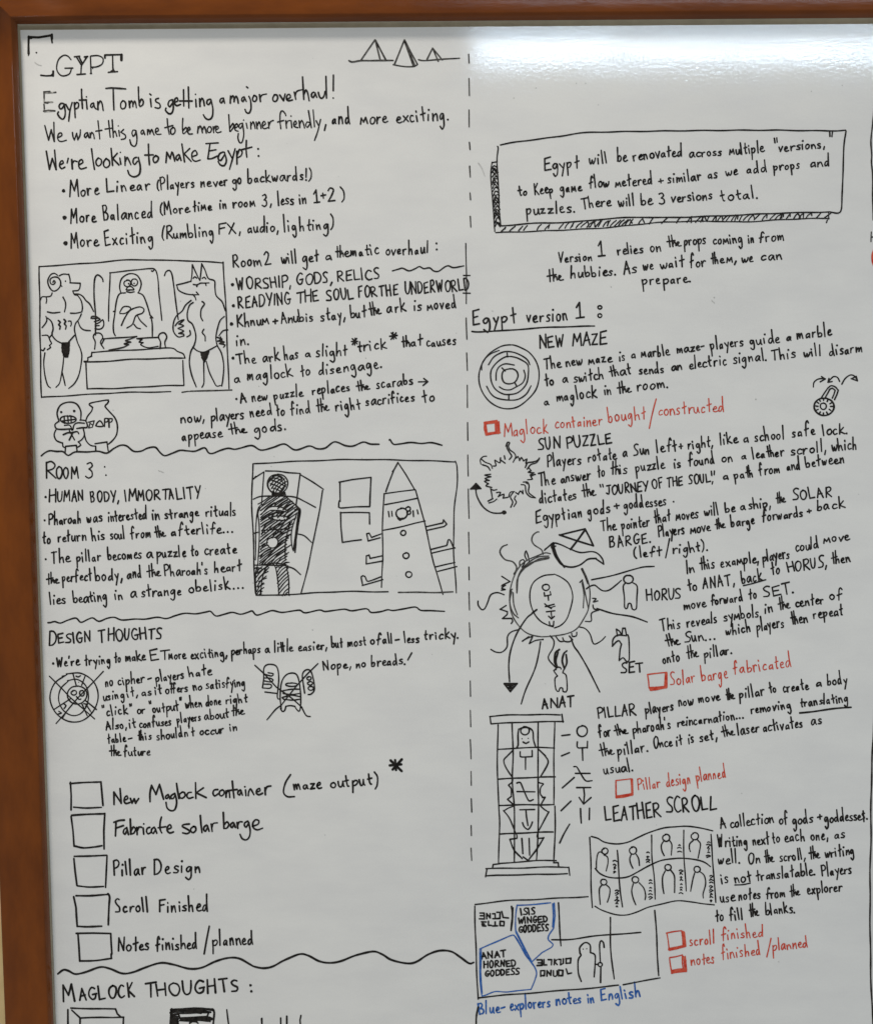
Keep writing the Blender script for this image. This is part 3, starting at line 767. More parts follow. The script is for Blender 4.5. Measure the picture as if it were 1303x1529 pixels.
D('mummy', 'k', 'U5', '''x 170 507 32;x 165 322 11;x 190 322 13;x 220 326 11;x 160 372 9;x 185 374 12;x 215 376 11;x 240 374 8;h 12 -38 112 300 165 255 240 255 305 310 300 350 275 400 262 440 240 520 245 620 100 620 108 440 104 320;h 26 -52 112 340 165 280 240 262 290 320 262 440 110 440;h 28 -47 108 440 262 440 245 620 100 620;150 318 180 312 225 318 252 335;160 334 200 334 240 340;150 372 190 362 240 366 262 378;152 378 200 388 245 386;o 170 507 30;
h 14 -55 78 640 150 622 120 700 104 790 84 790;h 14 -50 188 636 245 620 258 700 255 790 204 790;h 22 -40 80 640 150 622 104 790;o 197 190 54;o 192 192 46 48;h 16 20 150 170 180 145 225 150 245 190 225 230 175 232;h 15 -50 150 170 190 142 235 160 246 200 205 238 165 225;
h 6 10 168 238 240 232 240 255 168 256;108 300 90 330 80 440 76 600;104 320 92 350 98 420 92 620;w1.5 300 320 312 340 300 450 290 560;w1.3 290 330 318 330 308 420 292 520;w1.2 312 320 300 430 282 550;300 350 275 440 272 500 278 545;
160 256 120 285 92 300;240 256 280 290 318 325;262 400 240 500 240 600;92 620 78 690 80 780;244 625 256 700 256 790;112 440 180 436 262 432''', mum, w=2.1)
D('mummy_belt', 'k', 'U5', '100 628 150 622 185 618 240 628;106 790 112 720 130 655 160 618 185 640 198 720 202 788', mum, w=2.1)
D('tablets', 'k', 'U5', '!530 180 600 166 700 155 696 310;695 312 620 315 535 320 526 305 528 280;!534 178 536 285;!535 345 693 345 695 405;!537 345 540 420 547 505 600 498 648 493', mum, w=2.5)
D('obelisk', 'k', 'U5', '''!780 232 800 175 825 115 848 75 890 140 935 218;!815 122 824 112;!770 242 860 232 940 220;!772 245 762 440 765 600 758 750;!778 302 860 288 948 268;!768 440 880 418 995 390;!942 225 965 300 990 400 1040 620 1090 788;
w1.2 o 868 350 30;w1.3 848 375 860 385 872 375;o 902 325 12;o 906 345 10;!795 340 800 368;!812 338 815 365;!930 335 932 365;!950 330 955 352;o 875 455 14;o 890 578 16;o 905 680 16;
!757 460 705 478 692 455 678 458 685 498 750 482;!760 580 695 592 690 573 675 578 675 622 765 608;755 692 700 712 680 714 668 690 648 692 655 738;!655 738 765 708;!1000 420 1090 402 1093 385 1110 408 1095 420 1005 440;
!1025 545 1110 522;1110 522 1118 492 1130 498 1145 530 1155 535;!1152 536 1030 565;!1050 640 1155 615;!1060 662 1165 638''', mum, w=2.4)
D('wavy_line', 'k', 'U6', '82 148 95 148 120 143 150 152 190 135 235 122 262 145 300 130 330 122 365 142 410 125 450 118 490 132 560 128 620 130 690 118 740 124 790 108 840 97 900 100 960 88 985 84 1015 110 1060 102 1105 92 1150 102 1195 88 1215 82 1240 105 1290 92 1330 82 1380 92 1440 82 1480 78 1510 93 1590 79 1620 87 1680 78 1730 72 1770 82 1850 72 1875 92 1930 86 1970 75 2000 80 2060 72 2122 62 2150 79 2210 80 2285 86', w=2.6, label='wavy line under the room 3 notes')

# ---------------------------------------------------------------- design thoughts
T('k', [('U6', 44, 'D@88,130,278'), ('U6', 33, 'ESIGN@138,325,262'), ('U6', 38, 'T@362,415,260'), ('U6', 34, 'HOUGHTS@414,720,250')], "heading 'DESIGN THOUGHTS'", 'heading', 3.0, slope=-.03)
D('bullet', 'k', 'U6', '. 110 375 7.5')
T('k', [('U6', 31, "We're@130,262,394 trying@285,435,386 to@450,490,370 make@512,628,364 ET@650,755,358 more@752,852,354 exciting,@875,1080,348 perhaps@1100,1265,328"),
        ('U7', 31, 'a@98,122,350 little@145,258,350 easier,@280,445,345 but@465,532,325 most@555,665,320 of@682,745,306 all@750,808,302 -@820,845,300 less@870,955,298 tricky.@978,1175,280')],
  "long bullet line 'We're trying to make ET more exciting, perhaps a little easier, but most of all - less tricky.'", slope=-.065)
T('k', [('U6', 31, 'no@400,448,504 cipher@470,622,496 -@636,660,478 players@680,842,476 hate@865,998,450')], "line 'no cipher - players hate'", w=2.6, slope=-.1)
T('k', [('U6', 30, 'using@388,510,580 it,@520,585,562 as@602,660,556 it@675,718,548 offers@735,860,542 no@888,942,526 satisfying@960,1180,518')], "line 'using it, as it offers no satisfying'", w=2.6, slope=-.1)
T('k', [('U6', 30, '"click"@383,555,668 or@578,625,658 "output"@645,832,652 when@845,942,625 done@958,1048,612 right@1070,1195,602')], "line in quotes, 'click or output when done right'", w=2.6, slope=-.1)
T('k', [('U6', 29, 'Also,@402,525,745 it@532,575,736 confuses@590,770,734 players@798,935,708 about@952,1090,690 the@1095,1188,668')], "line 'Also, it confuses players about the'", w=2.6, slope=-.1)
T('k', [('U6', 29, "table@412,520,818 -@530,556,810 this@580,662,804 shouldn't@685,902,800 occur@925,1065,774 in@1092,1138,752")], "line 'table - this shouldn't occur in'", w=2.6, slope=-.09)
T('k', [('U6', 30, 'the@420,485,888 future@502,655,890')], "line 'the future'", w=2.6, slope=-.03)
D('crossed_out_cipher_wheel', 'k', 'U6', '''o 228 563 131 138;o 225 563 82 102;o 243 550 53 51;!90 445 200 560 340 683;!387 420 250 565 125 708;!220 430 240 500;!290 440 268 495;!118 628 205 572;!350 630 285 580;!315 640 290 600;!185 640 165 675;!270 600 300 665;
o 225 538 15 13;o 270 540 13 16;238 445 250 450 262 443;. 252 480 3;140 640 155 650 138 656;168 600 180 610 170 625;280 600 300 605 290 615;. 320 645 3;160 445 175 442;240 560 255 575 265 572''', label='round cipher wheel crossed out', w=2.4)
D('crossed_out_breads', 'k', 'U7', '''82 548 88 500 88 440 108 418 148 420 166 445 172 500 168 560 165 600 172 612 180 608;82 550 120 551 132 540 126 528 92 526;90 510 128 516 140 504 122 493 92 492;90 470 130 482 140 470 112 465;!95 570 165 580;
185 665 180 600 188 520 210 480 240 467 270 475 285 520 293 600 292 660 285 678 272 668 262 652;262 652 235 648 210 652;210 652 205 672 192 678 182 662;o 243 530 32 10;195 562 240 555 285 556;195 580 240 584 285 578;190 602 240 590 290 598;198 612 245 616 288 610;190 602 200 612;
315 578 308 520 305 470 325 447 350 455 365 510 368 560 350 582 335 584;o 341 495 12 10;o 346 522 14 10;o 350 550 14 11;!38 422 90 468 160 545 250 610 300 655;300 655 325 700 348 706;!388 412 330 470 270 540 185 645;185 645 150 670 106 725''', label='three loaves of bread crossed out', w=2.5)
T('k', [('U7', 31, 'Nope,@420,580,448 no@602,660,436 breads.@685,880,428')], "line 'Nope, no breads!'", slope=-.07)
D('exclamation_mark', 'k', 'U7', '!911 352 890 392', w=2.6)

# ---------------------------------------------------------------- checklist
def check(tile, st, label, name='checkbox', col='k', w=3.2):
    D(name, col, tile, st, label=label, w=w)

check('U8', '!98 225 102 300 100 380;95 232 180 225 270 220;!272 220 276 290 282 355;115 365 190 372 275 367', 'topmost black checkbox')
D('handwritten_words', 'k', 'X7', """!98 200 98 112;!98 112 150 190;!150 190 141 85;170 170 198 156 191 138 175 150 172 178 185 193 212 186;!216 156 228 190;!228 190 243 160;!243 160 254 190;!254 190 276 158;358 180 357 120 368 62;!368 62 400 128;!400 128 425 55;425 55 440 110 455 162;
488 128 472 138 470 153 480 158 492 138;491 134 501 159;535 120 510 135 508 153 523 157 540 130;540 128 549 185 536 235 508 245 480 225 472 185;!548 48 555 100 566 156;592 110 572 125 572 148 590 156 610 138 606 115 590 110;655 112 632 115 622 138 636 156 668 148;!685 42 688 156;!742 80 690 116;!690 116 762 150;
845 92 820 95 810 118 822 139 850 122;880 95 860 105 858 128 873 139 892 120 889 100 878 95;!905 100 905 147;905 122 918 98 928 113 931 149;950 32 955 90 962 153;!925 99 985 92;1008 95 992 105 990 123 1002 131 1012 110;1012 99 1023 132;!1045 95 1048 136;. 1040 72 7;1065 136 1068 108 1080 88 1092 105 1105 130;
1124 111 1150 101 1146 85 1128 94 1124 119 1143 130 1168 118;!1185 80 1188 130;1186 102 1200 72 1228 66""", label="line 'New Maglock container'", w=3.3)
T('k', [('V1', 40, 'maze@148,315,308 output@358,608,294'), ('V1', 44, ')@612,655,290')], "words 'maze output)'", w=3.2, slope=-.06)
D('bracket', 'k', 'V1', '130 217 100 265 88 320 110 345 150 344', w=3.2)
D('asterisk', 'k', 'V1', '!698 166 762 158;!700 136 764 196;!764 130 712 190;!728 134 732 190', w=4.2, label='big bold black star')
check('U8', '105 412 190 408 292 402;!100 420 110 500 118 588;118 588 170 600 230 594 278 585;!292 402 288 500 290 605', 'second black checkbox')
D('handwritten_words', 'k', 'X7', """172 312 135 315 96 328;!112 328 108 427;!110 371 166 352;190 365 170 380 165 403 177 414 192 390;191 373 203 417;!215 305 220 413;220 387 240 362 253 380 240 407 222 413;!262 365 265 417;264 392 278 364 297 365;!308 370 312 414;. 312 340 7;355 365 338 372 332 395 345 413 366 400;
388 365 370 378 368 398 381 409 395 385;394 373 406 407;440 290 430 330 430 380 442 406;!415 368 470 360;480 382 510 366 501 345 485 358 481 388 500 406 526 398;640 340 600 345 590 358 625 378 645 395 625 411 592 405;672 358 652 372 652 393 669 403 688 385 684 362 670 358;!720 280 724 340 731 402;765 350 748 362 745 383 757 393 772 365;771 353 783 392;
!798 340 805 394;802 367 812 337 842 332;!885 258 890 372;890 347 912 325 926 345 910 371 892 373;955 330 940 340 938 358 949 366 962 345;961 333 973 364;!985 330 990 372;988 352 1000 326 1022 325;1062 320 1040 332 1038 353 1051 363 1068 335;1068 328 1079 390 1071 435 1048 455 1020 445 1005 415;1095 357 1135 342 1142 318 1118 310 1098 335 1102 368 1130 383 1168 370""",
  label="line 'Fabricate solar barge'", w=3.3)
check('V2', '195 -42 290 -46 382 -48;!192 -32 200 40 212 125;213 127 280 135 362 130;!382 -48 380 40 374 135', 'third black checkbox')
T('k', [('V2', 45, 'Pillar@420,615,68 Design@650,930,58')], "line 'Pillar Design'", w=3.2, slope=-.04)
check('V2', '205 182 290 184 385 175;!192 190 206 250 213 358;213 358 270 362 352 358;388 172 398 190 395 250 390 348', 'fourth black checkbox')
T('k', [('V2', 44, 'Scroll@430,628,282 Finished@680,968,276')], "line 'Scroll Finished'", w=3.1, slope=-.03)
check('V2', '!207 398 300 398 405 398 410 518;!215 400 222 480 228 556;228 556 320 553 408 543;!408 543 408 518', 'bottom black checkbox')
T('k', [('V2', 44, 'Notes@445,632,500 finished@662,905,494')], "words 'Notes finished'", w=3.1, slope=-.04)
T('k', [('V2', 44, 'planned@985,1225,472')], "word 'planned' after the slash", 'handwritten_word', w=3.1, slope=-.04)
D('slash', 'k', 'V2', '!938 516 968 358', w=3)
D('wavy_line', 'k', 'P', ' '.join('%.1f %.1f' % (60 + x / 3.832, 1290 + y / 3.832) for x, y in nums('102 630 135 608 165 615 200 632 250 622 340 592 400 602 470 627 530 620 600 595 690 567 760 575 850 602 920 595 1000 560 1080 540 1140 543 1200 575'))
  + ' ' + ' '.join('%.1f %.1f' % (380 + x / 3.619, 1380 + y / 3.619) for x, y in nums('0 230 50 240 100 230 160 195 240 164 290 172 350 200 410 209 470 200 550 168 640 148 690 165 740 195 830 212 880 202 940 165 1000 143 1060 148 1110 180 1160 213 1185 207')), w=3.4, label='wavy line above the maglock thoughts')
T('k', [('V2', 54, 'M@134,212,790'), ('V2', 42, 'AGLOCK@225,555,782 THOUGHTS@600,1155,765')], "heading 'MAGLOCK THOUGHTS:'", 'heading', 3.4, slope=-.05)
D('colon', 'k', 'V2', '. 1203 696 8;. 1208 730 8')
D('maglock_sketch', 'k', 'V2', '!160 835 158 935 156 1010;175 825 300 830 430 832;!430 832 440 860 462 880;!180 838 228 883;!228 882 350 880 478 878;!228 885 228 1010;!478 880 472 1010', w=3, label='outlined open box, cut off by the bottom of the picture')
D('maglock_sketch', 'k', 'V2', '''w1.4 750 835 860 830 985 832;w1.2 985 832 995 850 990 930 990 1000;w1.8 !752 835 745 1000;790 855 880 852 965 852;!965 852 955 875;955 875 880 880 800 882;!800 882 790 855;
w1.4 h 12 -20 750 835 790 845 790 1000 745 1000;w1.2 h 9 4 790 832 985 832 975 850 800 850;w1.2 h 9 4 800 884 985 878 975 900 800 905;855 912 880 898 905 912''', w=3, label='dark shaded box, cut off by the bottom of the picture')
D('letter_stroke', 'k', 'V2', '!1068 835 1072 880 1078 930 1078 1000', w=3)
D('letter_stroke', 'k', 'V2', '!1268 885 1270 1000', w=3)
for s_ in ('!38 512 44 600', '!140 508 142 600', '!173 500 174 600', '!252 495 247 520 252 600'):
    D('letter_stroke', 'k', 'V3', s_, w=3)

# ---------------------------------------------------------------- dividers
for i, (x, ya, yb) in enumerate([(699, 35, 39), (700, 81, 94), (700, 117, 142), (700, 164, 189), (701, 212, 223), (701.5, 248, 264), (702, 288, 298), (702, 323, 339), (695.8, 363, 453), (696.3, 475, 506),
                  (696.8, 527, 553), (697.3, 575, 608), (697.8, 631, 657), (698.6, 679, 711), (699.5, 730, 774), (700, 795, 827), (700.2, 847, 866), (700.5, 885, 911), (701, 930, 951),
                  (701.4, 972, 996), (701.8, 1017, 1040), (702, 1061, 1085), (702.3, 1105, 1133), (703, 1152, 1173), (704, 1193, 1213), (703.5, 1233, 1248), (703.5, 1267, 1285)]):
    D('divider_dash', 'g' if i % 4 else 'k', 'P', '!%f %f %f %f' % (x - .3, ya, x + .4, yb), w=2.1 if i else 1.6)
D('divider_tick', 'k', 'U1', '!1208 205 1240 205', w=2.3)
D('divider_tick', 'k', 'U1', '!1208 293 1242 293', w=2.3)
D('divider_line', 'k', 'P', '1305 160 1301.5 190 1300 210 1301.2 230 1300.5 243 1302 260 1302.8 300 1303 328', w=2.8, label='curved black line at the right edge beside the box')
D('divider_line', 'k', 'P', '1305 1060 1303.6 1090 1301.5 1140 1300 1190 1299.8 1250 1298.5 1320 1299 1420 1300.5 1480 1303.5 1540', w=2.8, label='long black line down the lower right edge')
D('cut_off_letters', 'g', 'P', '!1300.5 346 1299.6 360;!1300 354 1309 352', w=2.2)
D('cut_off_letters', 'r', 'P', 'w2.4 1306 372 1303.4 380 1303 388 1305 396', w=2.4, label='red mark cut off by the right edge')
D('divider_line', 'k', 'P', '714 1504 711.5 1517 711 1529 711.5 1545', w=3)

# ================================================================ right column: boxed note
box = D('note_box', 'k', 'P', '746.5 216 775 211 830 204 870 198 940 196 1050 194.5 1150 194 1235 195 1262 194;1263 195 1259 225 1257 290 1256 312 1251 318 1239 316;742.5 218 743.5 221 742 240 743.2 270 745 310 747.5 336;747 337 800 333 850 331.5 900 327 950 324 1000 324.5 1100 321 1150 318.5 1238 316',
        label='hand-drawn black box with a hatched shadow along its left and bottom edges', w=2.5)
st = ['!742 241 734.5 242;734.5 242 732.8 262 735 300 738.8 345;739.5 347 800 345 900 340 960 334 1000 331 1060 330 1110 331 1180 327 1238 325.5;!1237 316 1237 327;!1235 328 1233.5 332']
y = 246.0
while y < 334:
    xx = 733.6 + (y - 242) * .055
    st.append('%f %f %f %f %f %f' % (xx, y + RND.uniform(5, 9), xx + 4, y + RND.uniform(-2, 1), xx + 8.6, y + RND.uniform(-3, 5)))
    if RND.random() < .6:
        st.append('%f %f %f %f' % (xx + 1, y - 2, xx + 8, y + 7))
    y += RND.uniform(4.6, 7.2)
x = 748.0
while x < 1234:
    t = (x - 745) / 490
    ytop, ybot = 337 - 21 * t - 4 * math.sin(t * 3) + 1, 346.5 - 21 * t - 1.5 * math.sin(t * 3)
    dx = RND.uniform(4, 11)
    st.append('%f %f %f %f %f %f' % (x, ybot - 1, x + dx * .4, (ytop + ybot) / 2 + RND.uniform(-1, 1), x + dx, ytop + 1))
    if RND.random() < .55:
        st.append('%f %f %f %f' % (x + dx, ytop + 1.5, x + dx + RND.uniform(-2, 3), ybot - RND.uniform(1, 5)))
    x += RND.uniform(5, 15) * (1 + .5 * math.sin(x / 30))
D('shadow_hatching', 'k', 'P', ';'.join(st), box, w=2.2)
T('k', [('T6', 41, 'Egypt@515,740,312 will@795,918,274 be@972,1040,256 renovated@1072,1387,248'), ('T7', 38, 'across@162,370,228 multiple@410,632,212')], "boxed line 'Egypt will be renovated across multiple versions,'", slope=-.07)
T('k', [('T7', 38, 'versions,@716,1010,192')], "boxed word 'versions,'", 'handwritten_word', slope=-.06)
D('quotation_mark', 'k', 'T7', '!688 108 692 135;!706 105 708 132', w=2.6)
D('quotation_mark', 'k', 'T7', '!1035 68 1036 98;!1050 72 1048 98', w=2.8)
T('k', [('T6', 38, 'to@350,415,472 Keep@455,575,462 game@612,758,448 flow@795,925,422 metered@960,1198,414 +@1230,1255,400'), ('T7', 37, 'similar@28,245,388 as@275,345,360 we@390,472,340 add@518,650,325 props@685,855,310 and@912,1045,288')],
  "boxed line 'to keep game flow metered + similar as we add props and'", slope=-.08)
T('k', [('T6', 40, 'puzzles.@402,715,588 There@750,940,552 will@980,1085,538 be@1120,1200,528 3@1235,1285,522'), ('T7', 38, 'versions@50,312,508 total.@358,595,500')], "boxed line 'puzzles. There will be 3 versions total.'", slope=-.065)
T('k', [('V4', 36, 'Version@602,820,258'), ('V4', 50, '1@850,942,216'), ('V4', 38, 'relies@975,1140,208 on@1180,1252,192'), ('V5', 36, 'the@62,145,152 props@165,300,145 coming@340,522,142 in@552,590,132 from@615,778,125')], "line 'Version 1 relies on the props coming in from'", slope=-.07)
T('k', [('V4', 40, 'the@530,635,380 hubbies.@678,970,358 As@1012,1100,330 we@1135,1205,304'), ('V5', 38, 'wait@22,172,288 for@200,300,280 them,@328,485,258 we@512,592,248 can@628,765,238')], "line 'the hubbies. As we wait for them, we can'", slope=-.08)
T('k', [('V4', 40, 'prepare.@1128,1440,402')], "line 'prepare.'", slope=-.05)
h = T('k', [('V4', 50, 'Egypt@65,350,650 version@405,670,634'), ('V4', 56, '1@706,803,606')], "underlined heading 'Egypt version 1:'", 'heading', 3.0, slope=-.05)
D('underline', 'k', 'V4', '60 691 100 694 220 690 400 676 600 664 828 659', h, w=2.8)
D('colon', 'k', 'V4', 'o 862 541 12 11;o 862 592 12', h, w=2.8)
D('marble_maze_sketch', 'k', 'V6', '''300 63 240 72 170 115 125 180 105 260 118 340 160 410 220 450 290 462 360 445 430 385 470 320 483 240 465 170 420 110 370 80 330 65 300 63;w.8 122 220 125 180 142 150 180 118 230 98;163 188 195 140 240 112 280 102 330 110 380 135 410 160 422 187;
152 322 180 370 220 398 290 408 350 402 400 370 430 320;285 135 240 155 200 190 178 230 180 290 205 340 250 368 290 373 350 360 400 310 413 240 408 185 370 155 330 138 285 135;210 282 212 235 230 200 270 182 327 190;385 222 395 260 380 300 340 325;
232 325 260 342 300 345 340 325;300 213 260 225 250 260 262 295 295 306 330 295 348 260 340 230 320 215 300 213;!248 205 268 225;!280 112 283 137;!290 375 290 407;!330 300 342 322''', label='round maze of nested rings', w=2.4)
T('k', [('V4', 43, 'NEW@485,652,796 MAZE@692,910,782')], "heading 'NEW MAZE'", 'heading', 2.9, slope=-.05)
T('k', [('V6', 40, 'The@512,628,214 new@650,760,196 maze@790,945,182 is@985,1025,162 a@1062,1090,148 marble@1122,1307,142'), ('V7', 38, 'maze-@122,295,188 players@325,528,168 guide@560,752,140 a@782,820,112 marble@845,1065,105')],
  "line 'The new maze is a marble maze - players guide a marble'", slope=-.09)
T('k', [('V6', 38, 'to@518,582,318 a@632,665,302 switch@700,892,296 that@925,1070,262 sends@1110,1270,250'), ('V7', 38, 'an@90,160,294 electric@198,430,284 signal.@462,668,252 This@690,845,232 will@885,998,212 disarm@1040,1243,205')],
  "line 'to a switch that sends an electric signal. This will disarm'", slope=-.09)
T('k', [('V6', 40, 'a@515,552,438 maglock@592,850,418 in@892,938,378 the@972,1072,366 room.@1095,1298,352')], "line 'a maglock in the room.'", slope=-.1)
rb = dict(name='checkbox', col='r')
check('V6', 'w1.3 !142 552 140 590 150 628;w1.5 140 552 180 545 216 538;w1.5 !216 538 222 580 224 618;w1.2 !206 545 212 615;w1.2 150 628 190 620 236 612;w1 152 620 230 606;w1 !148 556 210 548;w1 !228 545 232 612;w1 !146 560 156 618', 'topmost red checkbox', w=2.6, **rb)
T('r', [('V6', 47, 'Maglock@262,548,638'), ('V6', 44, 'container@582,885,588 bought@915,1158,548')], "red line 'Maglock container bought/constructed'", w=2.1, slope=-.08)
T('r', [('V7', 42, 'constructed@10,412,566')], "red word 'constructed'", 'handwritten_word', 2.1, slope=-.08)
D('slash', 'r', 'V6', '!1215 400 1172 585', w=2.1)
D('padlock_sketch', 'k', 'V7', '''w1.2 o 1008 513 58 54;o 1003 510 18 20;!990 458 1008 430 1030 400;1030 400 1050 386 1075 394 1092 412;!1092 414 1084 440 1070 470;!1010 462 1030 428 1040 408;1040 408 1056 400 1074 415;!1074 415 1066 440 1056 462;
w.9 !965 485 975 492;!958 510 970 512;!962 535 974 530;!980 555 986 545;!1005 562 1005 550;!1030 555 1024 545;!1050 535 1040 528;!1058 510 1046 510;!1052 488 1042 494;!1030 468 1026 480;!1005 464 1005 474;!980 470 986 480''', label='small dial padlock under three curved arrows', w=2.6)
D('curved_arrow', 'k', 'V7', '945 395 948 368 972 348 1008 343;!992 330 1016 344 986 362', w=2.5)
D('curved_arrow', 'k', 'V7', '1103 360 1090 337 1065 333 1038 358;!1036 342 1030 366 1056 362', w=2.5)
D('curved_arrow', 'k', 'V7', '1115 378 1135 345 1165 322 1190 325 1205 345;!1170 342 1208 356 1200 330 1180 340', w=2.5)

# ---------------------------------------------------------------- sun puzzle
T('k', [('V8', 42, 'SUN@475,622,132 PUZZLE@655,945,122')], "heading 'SUN PUZZLE'", 'heading', 2.9, slope=-.09)
T('k', [('V8', 40, 'Players@535,750,238 rotate@788,975,208 a@1008,1035,176 Sun@1075,1180,168 left@1218,1355,150'), ('W1', 36, '+@135,158,126 right,@188,345,124'), ('W1', 38, 'like@380,498,98 a@525,562,82 school@590,775,76'), ('V7', 38, 'safe@815,968,695 lock.@1000,1155,688')],
  "line 'Players rotate a Sun left + right, like a school safe lock.'", slope=-.09)
T('k', [('V8', 40, 'The@478,592,360 answer@618,812,338 to@850,898,302 this@930,1040,290 puzzle@1088,1276,270'), ('W1', 38, 'is@105,150,238 found@190,358,224 on@392,468,204 a@512,545,186 leather@578,775,182 scroll,@808,1030,158 which@1055,1212,136')],
  "line 'The answer to this puzzle is found on a leather scroll, which'", slope=-.1)
T('k', [('V8', 40, 'dictates@482,720,468 the@748,838,432'), ('V8', 36, 'JOURNEY@902,1170,414 OF@1192,1268,378'), ('W1', 33, 'THE@62,162,350 SOUL,@192,345,336'), ('W1', 37, 'a@402,430,308 path@468,588,304 from@618,748,282 and@785,872,254 between@898,1135,232')],
  "line 'dictates the JOURNEY OF THE SOUL, a path from and between'", slope=-.1)
D('quotation_mark', 'k', 'V8', '!862 350 866 366;!878 348 882 364', w=2.4)
D('quotation_mark', 'k', 'W1', '!330 255 332 280;!346 255 345 278', w=2.4)
T('k', [('V8', 44, 'Egyptian@462,762,590'), ('V8', 40, 'gods@785,932,542 +@955,985,510 goddesses@1010,1285,504')], "line 'Egyptian gods + goddesses.'", slope=-.1)
D('full_stop', 'k', 'W1', '. 102 440 6')
D('small_sun_sketch', 'k', 'V8', '''118 222 114 195 132 176 152 174;118 190 145 212 178 225 188 250;125 225 158 238 174 262;195 235 212 232 205 198;205 198 236 214 240 182;!240 182 236 192 268 215;!262 172 266 192;
275 110 285 85 298 88 290 108 300 132 325 150 335 175 318 210;280 95 278 120 300 155 310 172 295 192;340 185 350 175 360 198;360 198 372 180 385 202;385 202 405 190 398 214;395 245 410 215 440 210 470 200 485 182;408 252 430 225 465 215 485 190;
415 240 430 262;430 262 412 272 448 276;448 276 425 290 458 286;458 286 430 300 440 318 410 322;382 335 410 335 420 360 418 400 458 434;370 352 395 358 400 400 425 428 458 434;400 340 410 345;290 430 300 400 325 395;320 400 302 430 318 460 305 492;
335 420 325 440 338 460 322 490;335 400 352 412;352 412 365 392 380 408;380 408 378 385;285 432 255 436;255 436 260 412 225 426;225 426 240 398 215 400;160 456 190 440;190 440 182 400 176 378;176 378 196 386 215 382;165 466 195 456 215 440;
178 285 142 290 178 300;178 300 142 312 168 325;168 325 140 330 165 345;165 345 150 360 185 370''', label='ragged sun outline made of flames with an empty middle', w=2.3)
D('curved_arrow', 'k', 'V8', '84 375 95 430 130 490 180 525 230 532 262 527;!52 378 85 343 115 375 52 378;h 8 5 56 376 86 346 112 374;. 262 526 14;. 270 526 9', label='double ended curved arrow left of the ragged sun', w=2.6)
T('k', [('V8', 40, 'The@870,972,644 pointer@1000,1180,632 that@1205,1312,590'), ('W1', 37, 'moves@115,255,550 will@288,380,528 be@412,485,508 a@505,535,490 ship,@555,692,485 the@718,785,448'), ('W1', 36, 'SOLAR@820,1065,432')], "line 'The pointer that moves will be a ship, the SOLAR'", slope=-.11)
T('k', [('V8', 37, 'BARGE.@925,1190,748'), ('W1', 36, 'Players@12,170,650 move@202,330,632 the@350,415,604 barge@448,598,592 forwards@635,885,556 +@908,935,514 back@965,1140,494')], "line 'BARGE. Players move the barge forwards + back'", slope=-.11)
T('k', [('W2', 35, '(left@1078,1258,222')], "word '(left'", 'handwritten_word', slope=-.1)
T('k', [('W1', 34, 'right).@98,315,752')], "word 'right).'", 'handwritten_word', slope=-.1)
D('slash', 'k', 'W1', '!76 662 54 778', w=2.6)
sun = D('big_sun_sketch', 'k', 'W2', '''575 325 510 335 450 375 425 430 425 500 450 570 490 620 535 645 570 656;578 662 620 645 660 600 690 500 690 440 665 380 620 345 575 325;o 525 408 22 20;!512 440 515 462 555 455 550 435;!538 462 540 490;
515 512 545 535 582 525;!520 530 575 515;!530 520 560 540;!528 560 580 555;!555 558 560 600;!542 588 560 605 578 590;!545 625 550 650 572 650 575 620;w1.2 !468 548 440 570;w1.1 440 570 400 605 340 700 305 800 292 900 295 1000;!262 1012 345 1012 303 1062 262 1012;h 9 0 268 1014 340 1014 303 1056;
w1.4 !750 292 770 330 790 382;!755 362 738 378''', label='big round sun with wavy rays, symbols in its centre, three rays parting the gods', w=2.4)
D('sun_ring', 'g', 'W2', '''w.8 552 198 520 192 480 205 400 240 345 300 305 400 295 480 305 560 340 630 400 690 480 715 560 715 650 700 720 665 770 590 790 540 800 450 790 370 755 290;540 212 470 220 400 265 355 330 342 445;540 225 440 250 380 300 345 360 340 440;
545 222 480 230 400 280;310 430 298 500 318 570 350 600;318 440 325 520 345 580;755 370 768 430 790 540;750 380 762 450 760 535;300 430 315 420''', sun, w=2.3)
D('wavy_ray', 'g', 'W2', '482 62 470 62 445 80 435 110 450 140 495 170 505 200', sun, w=2.3)
D('wavy_ray', 'g', 'W2', '282 140 250 155 235 190 265 232 315 245 340 275 340 300 325 325', sun, w=2.4)
D('small_flame', 'k', 'W2', '408 240 393 205 400 178 412 210 418 245;362 275 362 245 385 235 392 255 375 282;248 340 298 370;298 370 250 392;245 398 270 395;270 395 248 412 270 420 245 425', sun, w=2.4)
D('wavy_ray', 'k', 'W2', '262 455 220 442 180 455 160 500 140 540 120 547 98 520 97 495', sun, w=2.4)
D('small_flame', 'k', 'W2', '275 520 235 545;235 545 282 562;282 562 282 578 252 605;252 605 310 602;310 602 318 618 308 635;440 712 405 728 378 745;378 745 418 715;440 715 430 740 420 760;420 760 460 740 500 735;. 505 735 6', sun, w=2.4)
D('wavy_ray', 'k', 'W2', '355 672 310 685 285 715 282 780 250 815 210 815 178 797', sun, w=2.4)
D('wavy_ray', 'k', 'W2', '550 712 575 745 570 790 540 850 580 905', sun, w=2.4)
D('small_flame', 'k', 'W2', '585 715 610 745 640 745;630 725 640 745 670 748 690 735;670 715 690 738;685 695 690 715 715 712 718 690;815 475 838 478 822 498 850 492;820 518 825 540 855 550;855 550 810 572 808 620 770 622', sun, w=2.4)
D('wavy_ray', 'k', 'W2', '730 655 770 665 800 700 815 750 830 765 870 745 897 718', sun, w=2.4)
D('wavy_ray', 'k', 'W2', '780 418 800 402 830 393 850 408 880 428 920 425 970 390 998 365', sun, w=2.4)
